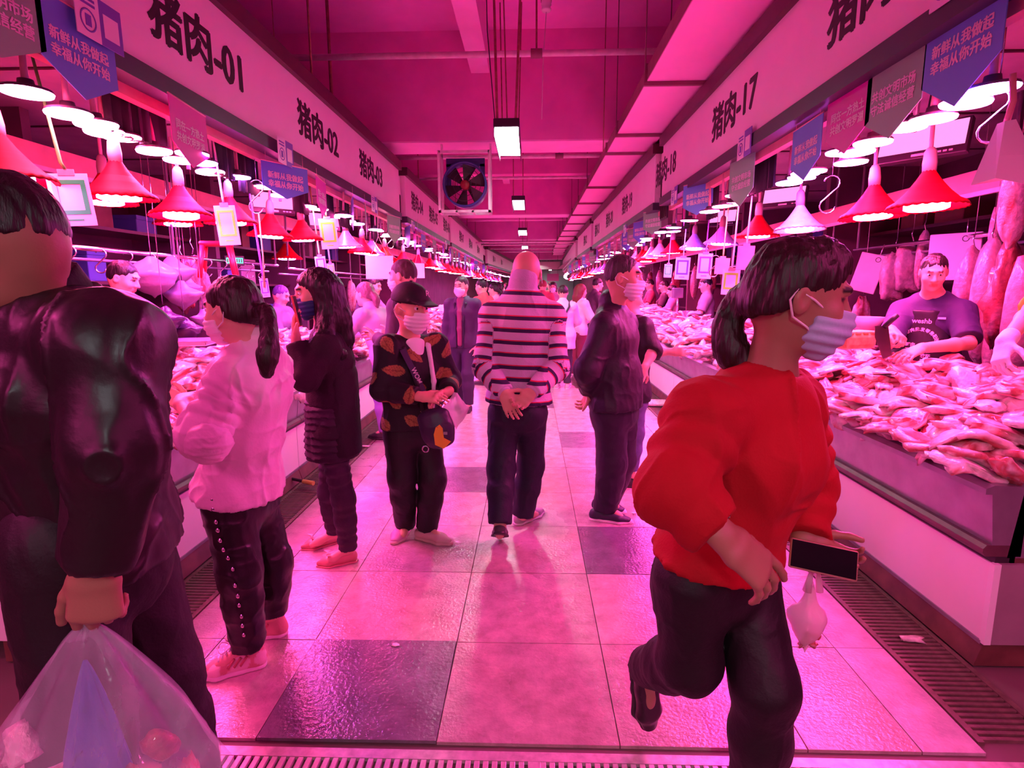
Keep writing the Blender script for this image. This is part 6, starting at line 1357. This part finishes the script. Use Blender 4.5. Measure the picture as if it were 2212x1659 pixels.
m_clear = M('translucent_plastic', (.8, .74, .88), .22, alpha=.3, bump=.5, bs=34, stretch=(1, 1, .25), var=.25, vs_=24); me = mesh_np('skin', V, Q, True); mobj('bag_skin', me, m_clear, e)
m_blueb = M('blue_plastic', (.04, .09, .5), .3, bump=.5, bs=30)
me = mesh_np('inner', V*A_((.3, .34, .88))*(1+.22*vnoise(V, 22, 6)+.3*vnoise(V*A_((1, 1, .3)), 12, 9))[:, None], Q, True); o = mobj('blue_inner_bag', me, m_blueb, e); o.location = (.01, -.03, -.06)
for kk, (x, y, z, nme) in enumerate(((-.1, -.04, -.33, 'pork_belly_slab'), (.1, -.04, -.3, 'lean_pork_cut'), (.14, -.03, -.24, 'pork_liver'), (.05, -.06, -.38, 'lean_pork_cut'), (-.15, -.02, -.27, 'pork_fat_piece'), (.17, -.01, -.33, 'lean_pork_cut'))):
    o = mobj('meat_inside', kinds[nme][0][kk % len(kinds[nme][0])], None, e); o.location = (x, y, z); o.scale = (.45, .45, .9); o.rotation_euler = (1.2, .4*kk, .5)
q = B(); q.tube([(0, 0, 0), (.004, -.0, .035), (-.004, .02, .06)], [.014, .01, .012], 8); q.obj('gathered_neck', m_clear, e)
# --- butcher with the cleaver
J = joints(dict(head=(2017, 587, 3.62), neck=(2015, 643, 3.72), shR=(1950, 676, 3.8), shL=(2076, 678, 3.58), elR=(1916, 742, 3.6), elL=(2092, 742, 3.4), wrR=(1925, 712, 3.32), wrL=(1990, 752, 3.22)), hf=(-.42, -.8, -.34), hs=.87)
bc = J['neck']+V3(0, .02, -.52)
J.update(pel=bc, hipL=bc+V3(.07, -.05, -.03), hipR=bc+V3(-.07, .05, -.03)); 
for k in 'LR': J['kn'+k] = J['hip'+k]*A_((1, 1, 0))+V3(0, 0, .47); J['an'+k] = J['hip'+k]*A_((1, 1, 0))+V3(0, .03, .09); J['to'+k] = J['an'+k]+V3(-.08, -.15, -.06)
J['handR'] = dict(d=(.1, -.75, -.35), n=(-.3, -.2, -.9), thumb=(-.8, -.2, .2), curl=(.7, 1., .7), topen=.4); J['handL'] = dict(d=(-.85, -.3, -.3), n=(0, .2, -1), thumb=(-.2, .9, 0), curl=(.2, .3, .3))
root = person('butcher in a purple shirt and dark apron with white print, chopping with a cleaver', J, 1.02, 1.08, h=.0065, skin=A_((.74, .4, .3)))
shirt(root, J, 1.02, 1.08, M('purple_shirt', (.03, .012, .08), .75, bump=.1, bs=120), 'shirt', .02, .1, (-.12, -.12), 1.02, .0, .006, .007, seed=51, belly=.006)
trousers(root, J, 1.02, 1.05, m_blkcloth, .015, (1., 1.), .004, .01, 1)
for k in 'LR': shoe(root, J['an'+k]+V3(.03, .06, -.09), J['to'+k]+V3(-.02, -.03, -.03), m_shd, m_sole_d, 1., h=.01)
S, F, U = frame(J); nk, pel = J['neck'], J['pel']; L = np.linalg.norm(nk-pel)
g = G(k=.03); p = lambda t: pel+U*L*t; wm = 1.08*1.02
g.cone(pel-U*.3, pel, A_((.17, .12))*wm+.03, A_((.15, .104))*wm+.032, S, .05); g.cone(pel, p(.45), A_((.15, .104))*wm+.032, A_((.125, .1))*wm+A_((.042, .062)), S, .05); g.cone(p(.45), p(.8), A_((.12, .102))*wm+A_((.03, .056)), A_((.085, .09))*wm+A_((.03, .05)), S, .05); g.ell(p(.25)+F*.05, A_((.13, .09, .14))*wm+.02, (S, F, U), .06)
g.clip(pel+F*.03, -F).clip(p(.86), U); ap = piece('apron', [g], .007, M('dark_apron', (.01, .004, .012), .6, bump=.1, bs=80), root, .003)
for q_ in (-1, 1):
    b = B(); l = A_(root.location); b.tube([p(.82)+S*q_*.075+F*.1-l, p(.98)+S*q_*.085+F*.05-l, p(1.03)+S*q_*.08-l], .012, 8); b.obj('apron_strap', m_black, root)
mt = Matrix((Vector(S.tolist()), Vector(U.tolist()), Vector(F.tolist()))).transposed()
def onapron(txt, a, t, sz, rz=0., dep=.172): P = p(t)+S*a+F*dep-A_(root.location); m2 = mt @ Matrix.Rotation(rz, 3, 'Z'); lettering('apron_print', txt, sz, m_print, ap, tuple(P), 1, rot=tuple(m2.to_euler()), bold=.0006)
onapron('weshb', -.0, .74, .04, dep=.172)
for i, ch in enumerate('本地猪肉批发零售配送'): a = pi*.92-i*pi*.84/9; onapron(ch, .092*math.cos(a), .5+.075*math.sin(a)/L, .024, a-pi/2, .19)
for i, (t1, t2) in enumerate((('鲜肉', '排骨'), ('五花', '里脊'), ('猪脚', '猪肝'), ('骨头', '肥肉'))): onapron(t1, -.04, .46-.062*i, .026, dep=.194); onapron(t2, .045, .46-.062*i, .026, dep=.194)
b = B(); b.box(-.02, .02, -.002, .002, -.006, .006); o = b.obj('name_tag', m_print, root); o.location = Vector((p(.78)+S*.09+F*.135-A_(root.location)).tolist()); o.rotation_euler = (0, 0, math.atan2(S[1], S[0]))
haircut(root, J, 1.02, m_hair, 'short', .0065)
e = empty('cleaver', at(1908, 728, 3.2), .0, label='dark broad cleaver in the right hand of the apron butcher', cat='cleaver')
b = B(); b.prism([(-.05, .06), (.02, .06), (.055, -.1), (.01, -.12), (-.045, 0)], -.002, .002, 1); b.obj('blade', M('dark_blade_steel', (.1, .06, .08), .25, metal=.8), e); B().tube([(.0, -.0, .055), (.03, -.02, .1), (.05, -.02, .12)], .014, 8).obj('grip', m_black, e)
# --- butcher at the right edge, only an arm in view
J = joints(dict(head=(2330, 560, 2.75), neck=(2335, 640, 2.8), shR=(2262, 690, 2.92), shL=(2400, 700, 2.6), elR=(2232, 668, 2.75), elL=(2440, 850, 2.45), wrR=(2172, 738, 2.6), wrL=(2380, 830, 2.3)), hf=(-.8, -.5, -.3))
J['shR'] = at(2285, 640, 2.95); bc = J['neck']+V3(0, .02, -.5); J.update(pel=bc, hipL=bc+V3(.04, -.08, -.03), hipR=bc+V3(-.04, .08, -.03))
for k in 'LR': J['kn'+k] = J['hip'+k]*A_((1, 1, 0))+V3(0, 0, .47); J['an'+k] = J['hip'+k]*A_((1, 1, 0))+V3(0, .03, .09); J['to'+k] = J['an'+k]+V3(-.15, -.06, -.06)
J['handR'] = dict(d=(-.35, -.3, -.65), n=(.5, -.2, -.6), thumb=(-.4, -.6, 0), curl=(.5, .7, .5), s=.98)
root = person('vendor at the right edge, a bare arm in a white glove reaching over the meat', J, 1., 1., h=.008, eyes=False)
shirt(root, J, 1., 1., M('yellow_green_shirt', (.55, .6, .05), .7), 'shirt', .02, .1, (-.02, -.1), 1., .0, .005, .009)
trousers(root, J, 1., 1., m_blkcloth, .015, h=.01); haircut(root, J, 1., m_hair, 'short', .009)
for k in 'LR': shoe(root, J['an'+k]+V3(.05, .03, -.09), J['to'+k]+V3(-.03, -.02, -.03), m_shd, m_sole_d, 1., h=.01)
hd = dict(J['handR']); gg = hand(J['wrR'], s=1.1, **{k: v for k, v in hd.items() if k != 's'}); d = nz(J['wrR']-J['elR']); gg.cone(J['wrR']-d*.05, J['wrR'], .036, .036, None, .01); piece('white_glove', [gg], .006, m_mask, root, .0015)
# --- stand-alone skeletons for everyone further off
def stand(x, y, ang, H=1.65, lean=0., armL='down', armR='down', z=0., headturn=0., nod=-.1, stride=0.):
    s = H/1.7; F = V3(math.cos(ang), math.sin(ang), 0); S = V3(-F[1], F[0], 0); U = V3(0, 0, 1); o = V3(x, y, z)
    T = lambda a, b, c: o+S*a*s+F*b*s+U*c*s
    J = dict(pel=T(0, 0, .9)); up = nz(U+F*lean); nk = J['pel']+up*.52*s; J['neck'] = nk; hd = nk+nz(U+F*lean*.6)*.17*s+F*.03*s; J['head'] = hd
    ha = ang+headturn; J['hf'] = V3(math.cos(ha), math.sin(ha), nod); J['hs'] = s*1.02
    for k, q, arm in (('L', 1, armL), ('R', -1, armR)):
        J['hip'+k] = T(q*.08, 0, .87); J['kn'+k] = T(q*.085, .02+stride*q*.6, .48); J['an'+k] = T(q*.09, -.02+stride*q, .09); J['to'+k] = J['an'+k]+F*.17*s-U*.06*s
        sh = nk-up*.06*s+S*q*.165*s; J['sh'+k] = sh
        e, w = {'down': ((q*.05, -.03, -.28), (q*.04, .05, -.52)), 'reach': ((q*.06, .17, -.2), (q*.02, .42, -.22)), 'fold': ((q*.07, .02, -.28), (-q*.04, .2, -.24)), 'phone': ((q*.06, .08, -.26), (-q*.02, .18, -.05)), 'low': ((q*.07, .1, -.24), (-q*.0, .32, -.32)), 'bag': ((q*.05, -.02, -.28), (q*.07, .03, -.53))}[arm]
        J['el'+k] = sh+S*e[0]*s+F*e[1]*s+U*e[2]*s; J['wr'+k] = sh+S*w[0]*s+F*w[1]*s+U*w[2]*s
    return J, s
PALM = {}
def pm(c, r=.7):
    k = tuple(c)
    if k not in PALM: PALM[k] = M('cloth_%d_%d_%d' % tuple(int(t*99) for t in c), c, r, bump=.1, bs=90)
    return PALM[k]
def figure(label, x, y, ang, H=1.65, top=(.3, .3, .35), low=(.03, .02, .04), hair=None, style='short', msk=False, apron=None, fem=False, sleeve=1., h=.011, w=1., hem=.08, tail=False, shoes=None, group=None, **pose):
    J, s = stand(x, y, ang, H, **pose); root = person(label, J, s, w, fem, h, eyes=False)
    if group: root['group'] = group
    shirt(root, J, s, w, pm(top), 'top', .02, hem, (sleeve, sleeve), 1.04 if hem < .15 else 1.22, .03 if sleeve == 1. else 0., .006, h, fem=fem, seed=int(x*10) % 9)
    trousers(root, J, s, w, pm(low), .014, (1., 1.), .004, h, 2, wide=1.1)
    for k in 'LR': fd = nz((J['to'+k]-J['an'+k])*A_((1, 1, 0))); shoe(root, J['an'+k]-fd*.07-V3(0, 0, .09*s), J['an'+k]+fd*.2-V3(0, 0, .09*s), pm(shoes or (.04, .03, .04)), m_sole_w if shoes else m_sole_d, 1., h=.01)
    if hair:
        S, F, U = headframe(J); c = J['head']; tl = None; ex = None
        if style == 'tail': tl = ([c-F*.09*s, c-F*.14*s-U*.06, c-F*.13*s-U*.18*s], [.03, .035, .012])
        if style == 'long': g = G(k=.03); g.chain([c-F*.05*s, c-F*.07*s-U*.12*s, c-F*.08*s-U*.28*s], [.085*s, .08*s, .05*s], None, .03); ex = [g]
        haircut(root, J, s, hair, style, max(h*.85, .008), tail=tl, extra=ex)
    if msk: mask(root, J, s, m_mask, .008, loops=False)
    if apron:
        S, F, U = frame(J); pel = J['pel']; g = G(k=.03); g.cone(pel-U*.25, pel+U*.05, A_((.16, .115))*s*w+.03, A_((.15, .104))*s*w+.03, S, .05); g.cone(pel+U*.05, pel+U*.42*s, A_((.14, .104))*s*w+.03, A_((.075, .095))*s*w+.026, S, .05); g.clip(pel+F*.03, -F); piece('apron', [g], h, pm(apron), root, .003)
    return root
# shoppers in the aisle
P = atz(1003, 884); r_ = figure('man in an open navy jacket and white mask walking towards the camera', P[0], P[1], -1.75, 1.6, (.045, .02, .07), (.035, .02, .06), m_hairg, 'short', True, h=.008, armL='down', armR='bag', headturn=-.25, stride=.12, shoes=None)
J, s = stand(P[0], P[1], -1.75, 1.6, armL='down', armR='bag', headturn=-.25, stride=.12); S, F, U = frame(J); nk = J['neck']
g = G(k=.01); g.chain([nk+F*.06-U*.01, nk+F*.105-U*.14, nk+F*.128-U*.34, nk+F*.125-U*.52], [.05, .036, .03, .03], S, .02); piece('inner_shirt', [g], .007, M('maroon_shirt', (.22, .06, .12), .8), r_, .003)
for q_ in (-1, 1): g = G(k=.01); g.chain([nk+U*.03-F*.03+S*q_*.07, nk+F*.09-U*.05+S*q_*.065, nk+F*.13-U*.25+S*q_*.045, nk+F*.135-U*.56+S*q_*.04], [.016, .016, .012, .01], None, .01); piece('jacket_edge', [g], .007, m_navy, r_, .001)
e = empty('blue_bag', J['wrR']+V3(-.02, -.06, -.26), .3, label='bright blue carrier bag held by the man walking in navy', cat='bag')
o = polybag(61, None, .13, M('bright_blue_plastic', (.03, .03, .7), .35), None, True, (1, .5, 1)); o.parent = e; o.name = 'bag_body'
for kk in ('label', 'category'):
    if kk in o: del o[kk]
q = B(); q.tube([(-.03, 0, .1), (0, 0, .2), (.03, 0, .1)], .008, 6); q.obj('handle', M('bright_blue_strap', (.04, .04, .6), .4), e)
P = atz(1214, 838); r_ = figure('short-haired shopper in a long white shirt with a black sling, seen from behind', P[0], P[1], 1.45, 1.5, (.7, .55, .65), (.04, .02, .04), m_hairb, 'short', h=.008, hem=.2, fem=True, armL='low', armR='low', shoes=(.5, .4, .4))
J, s = stand(P[0], P[1], 1.45, 1.5, armL='low', armR='low'); S, F, U = frame(J); l = A_(r_.location); q = B(); nk = J['neck']
q.tube([p_-l for p_ in (nk-S*.09+U*.03, nk-S*.1-F*.09-U*.05, nk-S*.02-F*.148-U*.2, nk+S*.1-F*.14-U*.36, nk+S*.16-F*.06-U*.46)], .016, 8); q.obj('sling', m_black, r_)
figure('woman with long reddish hair in a white top beside the white-shirted shopper', .78, 9.3, .5, 1.52, (.75, .55, .65), (.2, .02, .06), M('red_brown_hair', (.16, .03, .02), .5, bump=.5, bs=80), 'long', h=.01, fem=True, armR='low', armL='low', shoes=(.5, .4, .4))
P = V3(-.93, 4.35, 0); figure('buzz-cut man in dark clothes standing behind the capped woman', P[0], P[1], 2.9, 1.67, (.05, .02, .05), (.03, .02, .05), M('cropped_hair', (.06, .03, .03), .6, bump=.3, bs=150), 'short', True, h=.0075, armL='fold', armR='fold', shoes=(.65, .5, .5))
figure('blond woman in a white blouse leaning over the left counter to reach meat', -1.42, 5.55, 2.75, 1.55, (.45, .36, .5), (.25, .15, .45), M('blond_hair', (.22, .1, .14), .45, bump=.5, bs=90), 'tail', h=.008, fem=True, lean=.35, armL='reach', armR='reach')
# vendors
figure('left stall vendor with short dark hair seen behind the man in black', -2.95, 4.1, .1, 1.66, (.4, .14, .2), (.03, .02, .03), m_hair, 'short', False, (.1, .06, .12), sleeve=-.1, h=.008, nod=-.35, armL='low', armR='low')
figure('left stall vendor with violet-lit hair looking down beside the ponytail', -2.85, 6.5, -.1, 1.5, (.2, .13, .26), (.03, .02, .03), m_hairp, 'short', False, (.3, .2, .4), fem=True, h=.009, nod=-.4, armL='low', armR='low')
figure('left stall vendor in a grey shirt and dark apron bending over the meat', -2.6, 8.6, -.25, 1.68, (.25, .22, .28), (.03, .02, .03), m_hair, 'short', False, (.06, .03, .08), sleeve=-.2, h=.01, lean=.5, armL='reach', armR='reach', nod=-.2)
for k, (x, y, H, t, ap, lb, an) in enumerate([(2.85, 7.1, 1.62, (.07, .02, .05), None, 'right stall vendor in a dark top nearly hidden by the red sweater woman', 2.9), (2.82, 8.0, 1.64, (.06, .02, .07), (.08, .03, .1), 'right stall vendor in a printed dark apron below the hanging cards', 2.7), (2.82, 9.4, 1.62, (.42, .27, .3), (.05, .02, .05), 'right stall vendor in a pale shirt with dark apron straps', 2.9), (2.72, 11.2, 1.5, (.5, .25, .36), None, 'woman in a pink striped top leaning at the far right scale', 2.8), (2.82, 12.3, 1.6, (.05, .02, .04), None, 'vendor in black bare-armed beyond the pink striped woman', 2.9), (2.82, 13.8, 1.65, (.3, .05, .1), None, 'farthest right vendor seen past the masked man', 3.1)]):
    figure(lb, x, y, an, H, t, (.03, .02, .03), m_hair, 'short' if k != 3 else 'tail', False, ap, h=.01, sleeve=-.15 if k != 3 else 1., armL='low', armR='reach' if k in (3, 4) else 'low', nod=-.25, fem=k == 3)
# the far crowd
crowd = [(-.72, 8.8, 2.6, 1.6, (.6, .08, .1), m_hair, 'short', 'man in a red shirt beyond the navy-jacket man'), (-.62, 10.2, 2.9, 1.55, (.75, .5, .6), m_hair, 'tail', 'woman with a dark ponytail looking left, far behind the bald man'), (-.2, 12.5, 1.6, 1.58, (.1, .04, .1), m_hair, 'short', 'dark-haired walker peeking out left of the striped shoulder'), (.25, 12, 1.4, 1.62, (.4, .05, .1), M('auburn_hair', (.2, .03, .03), .5, bump=.4, bs=90), 'short', 'auburn-haired walker just right of the bald head'), (.52, 13.5, -1.7, 1.6, (.3, .2, .3), m_hair, 'long', 'masked girl with long dark hair facing the camera far down the aisle'), (1.12, 11.2, .3, 1.66, (.05, .02, .04), m_hair, 'short', 'man in black leaning to the right counter past the white shirts')]
for k, (x, y, an, H, t, hr, stl, lb) in enumerate(crowd): figure(lb, x, y, an, H, t, (.04, .02, .05), hr, stl, k == 4, h=.012, fem=stl != 'short', lean=.25 if k == 5 else 0., armL='low', armR='low')
protos_p = [o for o in COL.objects if o.name.startswith('person') and o.parent is None][-6:]
rr = random.Random(9)
for k in range(34):
    y = 15+k*.75+rr.uniform(-.3, .3); x = rr.uniform(-1.25, 1.2)+bend(y); src = protos_p[k % 5]
    o = dup(src, (x, y+.12*(k % 2), 0), (0, 0, rr.uniform(0, 6.28)), label='tiny distant shopper in the far crowd, %s from the camera' % ordn(k), group='far crowd in the aisle')
    s_ = rr.uniform(.95, 1.05); o.scale = (s_, s_, s_)
